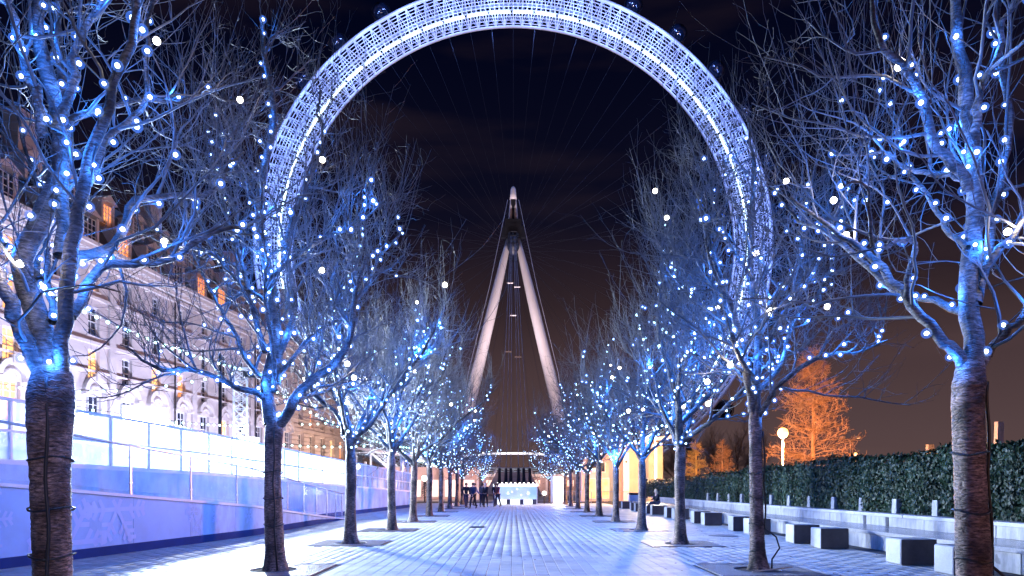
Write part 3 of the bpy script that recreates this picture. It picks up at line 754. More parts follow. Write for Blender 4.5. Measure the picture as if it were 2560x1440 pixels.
# printed boards, each a part
joints = [4.0, 6.6, 9.2, 11.5, 13.6, 15.7, 17.8, 19.9, 22.2, 24.6, 27.1, 29.2]
for i in range(len(joints)-1):
    ribbon(np.linspace(joints[i]+0.004, joints[i+1]-0.004, 6), 0.0, lambda h: min(0.2, h*0.5), lambda h: max(h-0.05, 0.02), 0.06).build('hoarding_panel', hoard if i < 6 else hoard2, rw)
ribbon(np.linspace(29.2, 31.4, 5), 0.0, lambda h: 0.0, lambda h: max(h-0.01, 0.005), 0.06).build('hoarding_panel', hoard2, rw)
ribbon(ysr, 0.012, lambda h: -0.01, lambda h: min(0.2, h*0.5+0.01), 0.06).build('kickboard', kick_m, rw)
ribbon(ysr, 0.05, lambda h: max(h-0.05, 0.0)+0.003, lambda h: h+0.02, 0.16).build('edge_beam', white_paint, rw)
deckm = MB(); V = []; F = []
for yv in ysr:
    x, h = ramp_at(yv); V += [(x-0.1, yv, h-0.02), (-9.75 if yv > 18 else x-1.7, yv, h-0.02)]
for i in range(len(ysr)-1): F.append((2*i, 2*i+2, 2*i+3, 2*i+1))
deckm.add(V, F).build('ramp_deck', mat('ramp_deck', (0.10, 0.16, 0.42), 0.6, var=0.2), rw)
# snowflakes printed on the boards (thin flat shapes, 3 mm proud)
def flake(m, yc, zc, r, wd, dbl=False):
    segs = []
    for k in range(6):
        a = math.radians(60*k+rngf.uniform(-2, 2)+15*dbl)
        d = (math.cos(a), math.sin(a)); segs.append(((0, 0), (d[0]*r, d[1]*r)))
        for t_ in (0.45, 0.68, 0.88):
            for sg in (-1, 1):
                a2 = a+sg*math.radians(60); l_ = r*0.34*(1.15-t_*0.55); p = (d[0]*r*t_, d[1]*r*t_)
                segs.append((p, (p[0]+math.cos(a2)*l_, p[1]+math.sin(a2)*l_)))
    for si, ((a1, b1), (c1, d1)) in enumerate(segs):
        L_ = math.hypot(c1-a1, d1-b1); ux, uz = (c1-a1)/L_, (d1-b1)/L_; nx, nz_ = -uz*wd/2, ux*wd/2
        n_ = max(2, int(L_/0.12)); 
        for q in range(n_):
            t0, t1 = q/n_, (q+1)/n_; V = []; ok = True
            for tt, s_ in ((t0, -1), (t1, -1), (t1, 1), (t0, 1)):
                yy = yc+a1+(c1-a1)*tt+nx*s_; zz = zc+b1+(d1-b1)*tt+nz_*s_
                x, h = ramp_at(yy)
                if zz > h-0.06 or zz < 0.21: ok = False
                V.append((x+0.0035+si*0.0002, yy, zz))
            if ok: m.add(V, [(0, 1, 2, 3)])
rngf = np.random.default_rng(5)
for (yc, zc, r, wd) in ((12.0, 0.9, 0.62, 0.055), (13.9, 0.35, 0.95, 0.10), (15.2, 1.0, 0.85, 0.09), (10.6, 0.8, 0.4, 0.04), (17.9, 0.85, 0.30, 0.030), (18.2, 0.42, 0.30, 0.030), (18.9, 0.75, 0.26, 0.026), (20.6, 0.62, 0.24, 0.025), (19.8, 0.45, 0.18, 0.02), (7.6, 0.9, 0.7, 0.07)):
    m = MB(); flake(m, yc, zc, r, wd)
    if m.v: m.build('snowflake_print', flake_m, rw)
# balustrade: posts, clamps, glass panes, handrail
bal = thing('balustrade', 'steel posts with clear glass panes and handrail along the sloping ramp', 'balustrade', (0, 0, 0))
post_y = [6.0, 7.9, 9.7, 11.5, 13.45, 15.65, 17.85, 20.0, 22.0, 23.9, 25.6, 27.2, 28.7, 30.1, 31.2]
def postdef(yv):
    x, h = ramp_at(yv)
    return x-0.03, h
for i, yv in enumerate(post_y):
    x, h = postdef(yv); m = MB().box((x, yv, h+0.56), (0.035, 0.06, 1.12)); po = m.build('post', steel, bal)
    c = MB()
    for zz in (0.28, 0.86): c.cyl((x, yv-0.07, h+zz), (x, yv+0.07, h+zz), 0.022, 8)
    c.build('glass_clamp', steel, po)
    if i < len(post_y)-1:
        y2 = post_y[i+1]; x2, h2 = postdef(y2)
        g = MB().add([(x, yv+0.06, h+0.10), (x2, y2-0.06, h2+0.10), (x2, y2-0.06, h2+1.02), (x, yv+0.06, h+1.02),
                      (x+0.012, yv+0.06, h+0.10), (x2+0.012, y2-0.06, h2+0.10), (x2+0.012, y2-0.06, h2+1.02), (x+0.012, yv+0.06, h+1.02)],
                     [(0, 1, 2, 3), (7, 6, 5, 4), (0, 4, 5, 1), (3, 2, 6, 7), (1, 5, 6, 2), (0, 3, 7, 4)])
        g.build('glass_pane', glass, bal)
MB().tube([(postdef(v)[0], v, postdef(v)[1]+1.14) for v in np.linspace(5.0, 31.5, 40)], 0.028, 8).build('handrail', steel, bal, smooth=True)

# ------------------------------------------------------------------ ice rink platform
def rink_x(yv): return np.interp(yv, [8, 22, 34, 50], [-10.9, -9.6, -8.9, -7.35])
def rink_h(yv): return np.interp(yv, [8, 22, 34, 50], [2.05, 1.86, 1.55, 1.10])
rk = thing('rink_barrier', 'white-framed perspex barrier and blue base wall round the ice rink', 'barrier', (0, 0, 0))
ys = np.linspace(8, 50.5, 18)
for i in range(len(ys)-1):
    a, b_ = ys[i]+0.004, ys[i+1]-0.004
    V = []
    for yv in (a, b_):
        x = rink_x(yv); h = rink_h(yv)
        V += [(x, yv, 0.22), (x, yv, h), (x-0.06, yv, h), (x-0.06, yv, 0.22)]
    MB().add(V, [(0, 4, 5, 1), (1, 5, 6, 2), (2, 6, 7, 3), (3, 7, 4, 0), (0, 1, 2, 3), (7, 6, 5, 4)]).build('base_panel', hoard2, rk)
    V = []
    for yv in (a, b_):
        x = rink_x(yv)+0.015
        V += [(x, yv, -0.01), (x, yv, 0.215), (x-0.06, yv, 0.215), (x-0.06, yv, -0.01)]
    MB().add(V, [(0, 4, 5, 1), (1, 5, 6, 2), (2, 6, 7, 3), (3, 7, 4, 0), (0, 1, 2, 3), (7, 6, 5, 4)]).build('kickboard', kick_m, rk)
ys2 = np.linspace(8, 50.5, 29)
RH = 1.30
for i, yv in enumerate(ys2):
    x = rink_x(yv)-0.03; h = rink_h(yv)
    MB().box((x, yv, h+RH/2+0.02), (0.06, 0.06, RH)).build('frame_post', white_paint, rk)
    if i < len(ys2)-1:
        y2 = ys2[i+1]; x2 = rink_x(y2)-0.03; h2 = rink_h(y2)
        for (z0, z1, nm) in ((0.10, 0.66, 'lower_panel'), (0.70, RH-0.02, 'clear_panel')):
            MB().add([(x, yv+0.04, h+z0), (x2, y2-0.04, h2+z0), (x2, y2-0.04, h2+z1), (x, yv+0.04, h+z1),
                      (x-0.014, yv+0.04, h+z0), (x2-0.014, y2-0.04, h2+z0), (x2-0.014, y2-0.04, h2+z1), (x-0.014, yv+0.04, h+z1)],
                     [(0, 1, 2, 3), (7, 6, 5, 4), (0, 4, 5, 1), (3, 2, 6, 7), (1, 5, 6, 2), (0, 3, 7, 4)]).build(nm, perspex, rk)
for zz, nm, hh in ((0.04, 'bottom_rail', 0.10), (0.68, 'middle_rail', 0.05), (RH+0.03, 'top_rail', 0.06)):
    m = MB()
    for i in range(len(ys2)-1):
        m.bar((rink_x(ys2[i])-0.03, ys2[i], rink_h(ys2[i])+zz), (rink_x(ys2[i+1])-0.03, ys2[i+1], rink_h(ys2[i+1])+zz), 0.085, hh)
    m.build(nm, white_paint, rk)
ice = struct(MB().add([(rink_x(v)-0.2 if s else -29.0, v, rink_h(v)-0.12) for v in (8, 22, 34, 50) for s in (0, 1)],
      [(0, 1, 3, 2), (2, 3, 5, 4), (4, 5, 7, 6)]).build('ice_floor', mat('rink_ice', (0.78, 0.82, 0.92), 0.12, var=0.06, scale=0.5)))
# far-side boards of the rink with printed sheets
fb = thing('rink_boards', 'bright white boards along the far side of the ice rink', 'barrier', (0, 0, 0))
for i in range(18):
    y0 = 10+i*2.4
    MB().box((-22.0, y0+1.19, rink_h(y0)+0.45), (0.08, 2.37, 1.2)).build('board', white_paint, fb)
    MB().box((-21.95, y0+1.19, rink_h(y0)+1.62), (0.03, 2.32, 1.05)).build('clear_panel', perspex, fb)
    MB().box((-22.0, y0, rink_h(y0)+1.1), (0.09, 0.05, 2.3)).build('frame_post', white_paint, fb)

# floodlights of the rink
def floodlight(loc, wd, ht, target, label, power):
    t = thing('floodlight', label, 'floodlight', loc, 0, 'floodlights over the ice rink')
    d = Vector(target)-Vector(loc); az = math.atan2(d.y, d.x)-math.pi/2     # local +y looks at the target
    t.rotation_euler = (0, 0, az)
    MB().box((0, -0.10, 0), (wd+0.08, 0.18, ht+0.08)).build('housing', white_paint, t)
    MB().box((0, 0.006, 0), (wd, 0.02, ht)).build('lens', emit('flood_lens', (0.93, 0.92, 1.0), 22.0), t)
    MB().cyl((0, -0.15, -loc[2]+1.6), (0, -0.15, ht*0.2), 0.06, 10).build('mast', white_steel, t)
    l = lamp('flood_beam', 'AREA', (0, 0.05, 0), power, RINK, t, size=(wd, ht))
    l.rotation_euler = (R(80), 0, 0)
    return t
p1 = W(365, 1048, 24.0); p2 = W(622, 1110, 33.0)
floodlight(tuple(p1), 1.45, 0.80, (0, 12, 0), 'large white rink floodlight glaring beside the arched windows', P_RINK)
floodlight(tuple(p2), 1.0, 0.62, (0, 22, 0), 'white rink floodlight glaring at the foot of the lattice tower', P_RINK*0.9)
# made-up lamps on masts, added to brighten the ice, boards and barrier
for k_, yy_ in enumerate((17.0, 27.0, 37.0)):
    t = thing('rink_fill_lamp', 'added fill lamp on a mast over the ice rink, %s from the camera' % ['nearest', 'second', 'farthest'][k_], 'mast lamp', (-17.0, yy_, 1.6), 0, 'added fill lamps over the ice rink')
    MB().cyl((0, 0, 0), (0, 0, 2.6), 0.05, 8).build('pole', white_steel, t); MB().lathe((0, 0, 2.6), [(0.06, 0), (0.16, 0.05), (0.16, 0.2), (0.05, 0.26)], 12).build('lamp_head', emit('fill_lamp_white', (0.9, 0.95, 1.0), 18.0), t)
    lamp('rink_fill_light', 'POINT', (0.35, 0, 2.5), 900, (0.72, 0.80, 1.0), t, radius=0.2)
# lattice towers
def tower(name, base, h, s, label):
    t = thing(name, label, 'tower', base, 0.3, 'white lattice towers beside the rink')
    for i, (a, b_) in enumerate(((-1, -1), (1, -1), (1, 1), (-1, 1))):
        MB().cyl((a*s/2, b_*s/2, 0), (a*s/2, b_*s/2, h), 0.03, 8).build('chord', white_steel, t)
    m = MB(); n = int(h/(s*0.8)); dz = h/n
    c4 = [(-1, -1), (1, -1), (1, 1), (-1, 1)]
    for k_ in range(n):
        for i in range(4):
            p, q = c4[i], c4[(i+1) % 4]
            m.bar((p[0]*s/2, p[1]*s/2, k_*dz), (q[0]*s/2, q[1]*s/2, (k_+1)*dz), 0.03)
            m.bar((q[0]*s/2, q[1]*s/2, k_*dz), (p[0]*s/2, p[1]*s/2, (k_+1)*dz), 0.03)
            m.bar((p[0]*s/2, p[1]*s/2, (k_+1)*dz), (q[0]*s/2, q[1]*s/2, (k_+1)*dz), 0.03)
    m.build('lattice', white_steel, t, kind='stuff')
    MB().box((0, 0, h+0.04), (s+0.2, s+0.2, 0.08)).build('head_plate', white_steel, t)
    MB().box((0, 0, 0.05), (s+0.3, s+0.3, 0.1)).build('base_plate', dark_steel, t)
    return t
tb = W(601, 1217, 34.5)
tw = tower('lattice_tower', (tb[0], tb[1], 1.4), 6.0, 0.62, 'tall white lattice tower carrying festoon lights over the ice rink')
MB().box((-0.45, -0.1, 5.2), (0.7, 0.35, 0.22)).build('spotlight', emit('tower_spot', (0.9, 0.92, 1.0), 7.0), tw)
lamp('tower_glow', 'POINT', (0.7, -0.7, 2.6), 420, RINK, tw, radius=0.2)
MB().box((0.45, -0.25, 5.75), (0.6, 0.3, 0.3)).build('spotlight', dark_steel, tw)
tl = lamp('tower_beam', 'SPOT', (tb[0]+0.6, tb[1]-0.7, 7.2), 21000, (0.84, 0.93, 1.0), None, radius=0.25, spot=R(84), blend=0.9); aim(tl, (-4.5, 20, 0))
tb2 = W(1011, 1217, 51.0)
tower('lattice_tower', (tb2[0], tb2[1], 0.0), 3.9, 0.55, 'short white lattice tower at the far corner of the rink wall')
# dark lamp post between tower and facade
pb = W(550, 1217, 44.0)
t = thing('dark_post', 'slim dark post standing behind the rink against the stone facade', 'post', (pb[0], pb[1], 0))
MB().tube([(0, 0, 0), (0, 0, 5), (0, 0, 9.9)], [0.13, 0.11, 0.09], 10).build('pole', dark_steel, t, smooth=True)
MB().lathe((0, 0, 0), [(0.25, 0), (0.22, 0.5), (0.14, 0.6)], 12).build('base', dark_steel, t)
MB().lathe((0, 0, 9.9), [(0.12, 0), (0.12, 0.08), (0.03, 0.2)], 12).build('finial', dark_steel, t)
# festoon strings
def festoon(a, b_, sag, spacing, label, r=0.05):
    a, b_ = np.array(a), np.array(b_); n = max(4, int(np.linalg.norm(b_-a)/spacing))
    t = thing('festoon_lights', label, 'string lights', tuple(a), 0, 'festoon strings above the rink')
    f = lambda u: (b_-a)*u+np.array([0, 0, -4*sag*u*(1-u)])
    MB().tube([tuple(f(u)) for u in np.linspace(0, 1, 24)], 0.012, 4, cap=False).build('cable', black_cable, t)
    me = ball_mesh('festoon_%.3f' % r, r, cyan_bulb_m, 8, 6)
    for k_ in range(1, n): put('bulb', me, None, t, loc=tuple(f(k_/n)+np.array([0, 0, -r])))
    return t
top = W(612, 922, 34.5)
festoon(W(-60, 640, 17.0), top, 0.35, 0.62, 'cyan festoon string sloping down to the top of the lattice tower', 0.06)
festoon(W(-120, 935, 38.0), top, 1.0, 0.75, 'cyan festoon string hanging almost level from the tower across the rink', 0.07)
festoon(W(180, 1013, 30.0), W(625, 1062, 46.0), 0.25, 0.62, 'festoon string passing behind the large floodlight', 0.065)
festoon(W(418, 1052, 34.0), W(640, 1108, 62.0), 0.2, 0.8, 'lowest festoon string receding towards the foot of the tower', 0.07)
festoon(W(690, 1108, 50.0), W(930, 1112, 50.0), 0.15, 0.55, 'level row of festoon lights in front of the rusticated stone end', 0.075)
festoon(top, W(1030, 1118, 62.0), 0.9, 0.8, 'festoon string running from the tower towards the far rink corner', 0.075)
festoon(W(735, 1058, 48), W(905, 1036, 52), 0.25, 0.6, 'short upper festoon string between the second and third rink-side trees', 0.07)

# ------------------------------------------------------------------ county building on the left
BX, BY = -42.8, 38.0
alpha = math.atan2(1.0, 0.10)
cb = thing('stone_building', 'long stone building with tiers of windows, heavy cornice and dormered slate roof', 'building', (BX, BY, 0), alpha)
LEN = 107.5; BAY = 4.8; NB = 22
u0 = 1.0
cols = [u0+i*BAY+BAY/2 for i in range(NB)]
rows = [(3.2, 3.4, 1.7), (8.55, 3.3, 2.0), (13.1, 2.9, 1.55), (17.3, 2.7, 1.5), (21.2, 1.9, 1.4)]    # centre height, height, width
xs = sorted({0.0, LEN} | {c+s_*wd/2 for c in cols for (_, _, wd) in [(0, 0, 2.0)] for s_ in (-1, 1)})
wall = MB()
zb = [0.0]
for cz, hh, wd in rows: zb += [cz-hh/2, cz+hh/2]
zb.append(24.2)
for r_i in range(len(zb)-1):
    z0, z1 = zb[r_i], zb[r_i+1]
    if r_i % 2 == 0:
        wall.add([(0, 0, z0), (LEN, 0, z0), (LEN, 0, z1), (0, 0, z1)], [(0, 1, 2, 3)])
    else:
        wd = rows[r_i//2][2]; x0 = 0.0
        for c in cols+[None]:
            x1 = LEN if c is None else c-wd/2
            wall.add([(x0, 0, z0), (x1, 0, z0), (x1, 0, z1), (x0, 0, z1)], [(0, 1, 2, 3)])
            if c is not None:
                a, b_ = c-wd/2, c+wd/2; d = 0.42
                wall.add([(a, 0, z0), (a, d, z0), (a, d, z1), (a, 0, z1), (b_, 0, z0), (b_, d, z0), (b_, d, z1), (b_, 0, z1)],
                         [(0, 1, 2, 3), (7, 6, 5, 4), (0, 4, 5, 1), (2, 6, 7, 3)])
                x0 = b_
wall.add([(0, 0, 0), (0, 18, 0), (0, 18, 24.2), (0, 0, 24.2), (LEN, 0, 0), (LEN, 18, 0), (LEN, 18, 24.2), (LEN, 0, 24.2)], [(3, 2, 1, 0), (4, 5, 6, 7), (1, 2, 6, 5)])
wall.build('wall', stone, cb)
def window_meshes(wd, hh, nx, nz_, tag_):
    f = MB(); t_ = 0.10
    for s_ in (-1, 1): f.box((s_*(wd/2-t_/2), 0, 0), (t_, 0.12, hh))
    for s_ in (-1, 1): f.box((0, 0, s_*(hh/2-t_/2)), (wd-2*t_, 0.12, t_))
    f.box((0, -0.012, 0), (wd-2*t_, 0.11, 0.09))
    for k_ in range(1, nx): f.box((-wd/2+wd*k_/nx, 0.01, 0), (0.05, 0.08, hh-2*t_))
    for k_ in range(1, nz_):
        if k_*2 != nz_: f.box((0, 0.012, -hh/2+hh*k_/nz_), (wd-2*t_, 0.07, 0.045))
    s = MB().box((0, -0.25, -hh/2-0.09), (wd+0.5, 0.32, 0.16))
    p = MB().add([(-wd/2, 0.05, -hh/2), (wd/2, 0.05, -hh/2), (wd/2, 0.05, hh/2), (-wd/2, 0.05, hh/2)], [(0, 1, 2, 3)])
    fm = f.mesh('window'+tag_); fm.materials.append(winframe); sm = s.mesh('sill'+tag_); sm.materials.append(stone_trim)
    pv = []
    for mm in (pane_dark, pane_lit, pane_lit2):
        q = p.mesh('pane'+tag_); q.materials.append(mm); pv.append(q)
    return fm, sm, pv
wm_ = [window_meshes(wd, hh, 3 if wd > 1.6 else 2, 4, str(i)) for i, (cz, hh, wd) in enumerate(rows)]
def colx_at(px):      # facade position whose projection is at px
    r_ = (px-CX)/FPX; ux, uy = math.cos(alpha), math.sin(alpha)
    return (r_*BY-BX)/(ux-r_*uy)
lit = set()
for px_, row_ in ((15, 1), (45, 1), (30, 2), (60, 3), (33, 4), (240, 2), (570, 1), (467, 2), (408, 2), (770, 2), (830, 1), (845, 1), (200, 4), (-200, 2), (-250, 3)):
    uu = colx_at(px_); j = int(round((uu-u0-BAY/2)/BAY))
    if 0 <= j < NB: lit.add((j, row_))
for i, (cz, hh, wd) in enumerate(rows):
    fm, sm, pv = wm_[i]
    for j, c in enumerate(cols):
        o = put('window', fm, None, cb, loc=(c, 0.36, cz))
        L_ = (j, i) in lit
        put('pane', pv[(1+(j+i) % 2) if L_ else 0], None, o); put('sill', sm, None, o)
# arched hoods above the first-floor windows
def arch_mesh():
    m = MB(); r0, r1, d = 1.15, 1.65, 0.42; n = 14; V = []; F = []
    for k_ in range(n+1):
        a = math.pi*k_/n
        for rr, yy in ((r0, 0.0), (r0, -d), (r1, -d), (r1, 0.0)): V.append((math.cos(a)*rr, yy, math.sin(a)*rr*0.95))
    for k_ in range(n):
        for j in range(4): F.append((k_*4+j, k_*4+(j+1) % 4, k_*4+4+(j+1) % 4, k_*4+4+j))
    F += [(3, 2, 1, 0), (n*4, n*4+1, n*4+2, n*4+3)]
    m.add(V, F); m.box((0, -d/2-0.06, 1.45), (0.42, d+0.12, 0.75)); m.box((-1.45, -0.25, -0.15), (0.55, 0.5, 0.28)); m.box((1.45, -0.25, -0.15), (0.55, 0.5, 0.28))
    # carved swag inside the arch
    for k_ in range(9):
        a = math.pi*(0.15+0.7*k_/8); m.ball((math.cos(a)*0.72, -0.14, math.sin(a)*0.62), 0.17, 6, 4)
    return m.mesh('arch_hood')
am = arch_mesh(); am.materials.append(stone_trim)
for j, c in enumerate(cols):
    if j < 15: put('arch_hood', am, None, cb, loc=(c, -0.003, 10.45))
# string courses, cornices, parapet
def course(z, h, d, name='cornice', x0=-0.1, x1=LEN+0.1, m_=None):
    return MB().box(((x0+x1)/2, -d/2-0.002, z), (x1-x0, d, h)).build(name, m_ or stone_trim, cb)
course(5.7, 0.45, 0.30, 'string_course'); course(12.45 if False else 11.35+1.15, 0.0001+0.18, 0.22, 'string_course')
course(15.2, 0.30, 0.22, 'string_course'); course(19.55, 0.28, 0.20, 'string_course')
course(22.75, 0.35, 0.35, 'frieze'); course(23.3, 0.40, 0.75); course(23.75, 0.35, 1.15); course(24.15, 0.35, 1.45)
m = MB()
for k_ in range(int(LEN/0.9)): m.box((0.45+k_*0.9, -0.85, 23.52), (0.35, 0.5, 0.12))
m.build('dentils', stone_trim, cb, kind='stuff')
# end pavilion: rusticated courses, each a part
RX0 = colx_at(722); zc_ = 0.35; k_ = 0
open_rows = [(cz-hh/2, cz+hh/2, wd) for cz, hh, wd in rows]
while zc_ < 22.4:
    m = MB(); segs = [(RX0, LEN)]
    for (a, b_, wd) in open_rows:
        if zc_+0.33 > a and zc_-0.33 < b_:
            segs = []; x0 = RX0
            for c in cols:
                if c-wd/2 > x0 and c > RX0:
                    segs.append((x0, c-wd/2-0.12)); x0 = c+wd/2+0.12
                elif c+wd/2 > x0 > c-wd/2: x0 = c+wd/2+0.12
            segs.append((x0, LEN)); break
    for a, b_ in segs:
        if b_-a > 0.15: MB().box(((a+b_)/2, -0.085, zc_), (b_-a, 0.16, 0.56)).build('stone_course', stone, cb)
    zc_ += 0.70
# shallow pilasters along the long front
m_p = MB().box((0, -0.12, 0), (0.9, 0.22, 16.9)).mesh('pilaster'); m_p.materials.append(stone)
for j in range(0, 15, 3): put('pilaster', m_p, None, cb, loc=(u0+j*BAY, 0, 14.2))
# rain pipes
for j in (3, 8, 12): MB().cyl((u0+j*BAY+0.7, -0.25, 0), (u0+j*BAY+0.7, -0.25, 22.5), 0.09, 6).build('drainpipe', dark_steel, cb)
# roof with dormers and chimneys
rf = MB().add([(-0.2, 0.2, 24.3), (LEN+0.2, 0.2, 24.3), (LEN-2, 4.6, 32.0), (-0.2, 4.6, 32.0), (LEN+0.2, 18, 24.3), (LEN-2, 13, 32.0), (-0.2, 13, 32.0), (-0.2, 18, 24.3)],
              [(0, 1, 2, 3), (1, 4, 5, 2), (3, 2, 5, 6), (4, 7, 6, 5), (0, 3, 6, 7)]).build('roof', slate, cb)
def dormer_meshes(wd, hh, dep):
    b = MB()
    for s_ in (-1, 1): b.box((s_*(wd/2+0.16), dep/2, 0), (0.32, dep, hh+0.5))
    b.box((0, dep/2+0.3, -hh/2-0.14), (wd, dep-0.6, 0.26))
    b.add([(-wd/2-0.55, -0.25, hh/2+0.26), (wd/2+0.55, -0.25, hh/2+0.26), (0, -0.25, hh/2+1.05), (-wd/2-0.55, dep, hh/2+0.26), (wd/2+0.55, dep, hh/2+0.26), (0, dep, hh/2+1.05)],
          [(0, 1, 2), (5, 4, 3), (0, 2, 5, 3), (1, 4, 5, 2), (0, 3, 4, 1)])
    bm_ = b.mesh('dormer'); bm_.materials.append(stone_trim)
    f = MB()
    for k_ in range(0, 4): f.box((-wd/2+0.04+(wd-0.08)*k_/3, 0.10, 0), (0.08, 0.08, hh))
    for k_ in range(0, 5): f.box((0, 0.11, -hh/2+0.04+(hh-0.08)*k_/4), (wd, 0.06, 0.06))
    fm = f.mesh('window_d'); fm.materials.append(winframe)
    ps = []
    for mm in (pane_dark, pane_lit, pane_lit2):
        q = MB().add([(-wd/2, 0.17, -hh/2), (wd/2, 0.17, -hh/2), (wd/2, 0.17, hh/2), (-wd/2, 0.17, hh/2)], [(0, 1, 2, 3)]).mesh('pane_d'); q.materials.append(mm); ps.append(q)
    return bm_, fm, ps
for tier, (z, yy, wd, hh, dep, litpx) in enumerate(((26.1, 0.35, 1.7, 2.3, 2.2, (485, 538, 318)), (29.6, 2.1, 1.3, 1.7, 2.0, (15, 317)))):
    bm_, fm, ps = dormer_meshes(wd, hh, dep)
    lj = {int(round((colx_at(p)-u0-BAY/2)/BAY)) for p in litpx}
    for j, c in enumerate(cols):
        o = put('dormer', bm_, None, cb, loc=(c, yy, z)); wo_ = put('window', fm, None, o)
        q = put('pane', ps[1 if j in lj else 0], None, o)
for j in range(1, 22, 4):
    ch = MB().box((u0+j*BAY, 5.5, 33.6), (2.2, 1.5, 4.6)).box((u0+j*BAY, 5.5, 36.0), (2.5, 1.8, 0.3)).build('chimney', stone, rf)
# facade uplights standing on the ground in front
ux, uy = math.cos(alpha), math.sin(alpha)
for k_ in range(7):
    s_ = 8+k_*13.0; p = np.array([BX+ux*s_+uy*7.5, BY+uy*s_-ux*7.5, 0.4])
    t = thing('uplight', 'small ground uplight washing bay group %s of the stone facade' % ['one', 'two', 'three', 'four', 'five', 'six', 'seven'][k_], 'uplight', tuple(p), 0, 'uplights washing the stone facade')
    MB().box((0, 0, 0), (0.5, 0.4, 0.35)).build('housing', dark_steel, t); MB().box((-0.0, 0, -0.28), (0.3, 0.3, 0.24)).build('foot', dark_steel, t)
    warmf = k_ >= 5
    l = lamp('uplight_beam', 'SPOT', (0, 0, 0.4), P_FACADE*(1.8 if k_ < 3 else 1.0 if k_ < 5 else 0.7), (0.64, 0.68, 1.0) if not warmf else (1.0, 0.62, 0.42), t, radius=0.3, spot=R(130), blend=0.8)
    d = Vector((-uy, ux, 1.05)); l.rotation_euler = d.to_track_quat('-Z', 'Y').to_euler()

# ------------------------------------------------------------------ the observation wheel
WY = 158.0; HC = np.array([0.0, WY, EYE+(CY-620)/FPX*WY]); PX = WY/FPX
Rin, Rled, Rout = 553*PX, 579*PX, 633*PX
wh = thing('observation_wheel', 'giant observation wheel with blue-lit rim on white A-frame legs', 'wheel', tuple(HC))
rim_paint = mat('rim_paint', (0.70, 0.70, 0.78), 0.45, var=0.1, scale=0.5)
def ring(r, y, n=192): return [(math.sin(2*math.pi*i/n)*r, y, math.cos(2*math.pi*i/n)*r) for i in range(n)]
MB().tube(ring(Rin, 0), 0.30, 8, closed=True).build('inner_chord', rim_paint, wh, smooth=True)
for yy in (-3.4, 3.4): MB().tube(ring(Rout, yy), 0.34, 8, closed=True).build('outer_chord', rim_paint, wh, smooth=True)
m = MB(); NBAY = 160
for i in range(NBAY):
    a0, a1, am_ = 2*math.pi*i/NBAY, 2*math.pi*(i+1)/NBAY, 2*math.pi*(i+0.5)/NBAY
    P = lambda r, a, y: (math.sin(a)*r, y, math.cos(a)*r)
    for yy in (-3.4, 3.4):
        m.tube([P(Rin, a0, 0), P(Rout, a0, yy)], 0.11, 4, cap=False)
        m.tube([P(Rin, a0, 0), P(Rout, a1, yy)], 0.10, 4, cap=False)
        m.tube([P(Rin, a1, 0), P(Rout, a0, yy)], 0.10, 4, cap=False)
        # platform-like purlins between the chords
    for q in (0.08, 0.16, 0.24, 0.32, 0.4, 0.48, 0.56, 0.64, 0.72, 0.8, 0.88, 0.95):
        rr = Rin+(Rout-Rin)*q
        m.tube([P(rr, a0, -3.4*q), P(rr, a1, -3.4*q)], 0.10, 4, cap=False)
    m.tube([P(Rout, a0, -3.4), P(Rout, a0, 3.4)], 0.12, 4, cap=False)
    m.tube([P(Rout, a0, -3.4), P(Rout, a1, 3.4)], 0.09, 4, cap=False)
m.build('rim_truss', rim_paint, wh, kind='stuff')
led = emit('rim_led', (0.75, 1.0, 0.98), 5.0)
for i in range(64):
    a0 = 2*math.pi*i/64; m = MB().tube([(math.sin(a0+2*math.pi/64*t_*0.86)*Rled, -1.5, math.cos(a0+2*math.pi/64*t_*0.86)*Rled) for t_ in np.linspace(0, 1, 5)], 0.17, 6)
    m.build('light_strip', led, wh)
for i in range(36):
    a = 2*math.pi*(i+0.5)/36
    if math.cos(a) < -0.55: continue
    for (rr, yy, pw) in ((Rin+1.6, -4.2, 0.8), (Rout-2.2, -7.0, 1.1)):
        lamp('rim_light', 'POINT', (math.sin(a)*rr, yy, math.cos(a)*rr), P_WHEEL*pw, (0.20, 0.34, 1.0), wh, radius=0.4)
# capsules
def capsule():
    b = MB(); prof = [(0.05, -3.9), (0.9, -3.55), (1.55, -2.7), (1.95, -1.4), (2.05, 0), (1.95, 1.4), (1.55, 2.7), (0.9, 3.55), (0.05, 3.9)]
    b.lathe((0, 0, 0), prof, 16); me = b.mesh('capsule'); rot = Matrix.Rotation(R(90), 4, 'X'); me.transform(rot)
    me.polygons.foreach_set('use_smooth', [True]*len(me.polygons)); me.materials.append(mat('capsule_glass', (0.006, 0.012, 0.03), 0.1, var=0.3, scale=0.4, spec=0.8))
    f = MB()
    f.tube([(math.cos(a)*2.08, 0, math.sin(a)*2.08) for a in np.linspace(0, 2*np.pi, 21)[:-1]], 0.13, 5, closed=True)
    fm = f.mesh('mounting_ring'); fm.materials.append(dark_steel)
    g = MB().box((0, 0, -1.3), (1.6, 5.2, 0.15)); gm = g.mesh('capsule_floor'); gm.materials.append(dark_steel)
    return me, fm, gm
cm, fm, gm = capsule()
for i in range(32):
    a = 2*math.pi*(i+0.37)/32; p = (math.sin(a)*(Rout+2.6), -0.5, math.cos(a)*(Rout+2.6))
    o = put('capsule', cm, None, wh, loc=p); put('mounting_ring', fm, None, o, loc=(0, -1.6, 0)); put('mounting_ring', fm, None, o, loc=(0, 1.6, 0)); put('capsule_floor', gm, None, o)
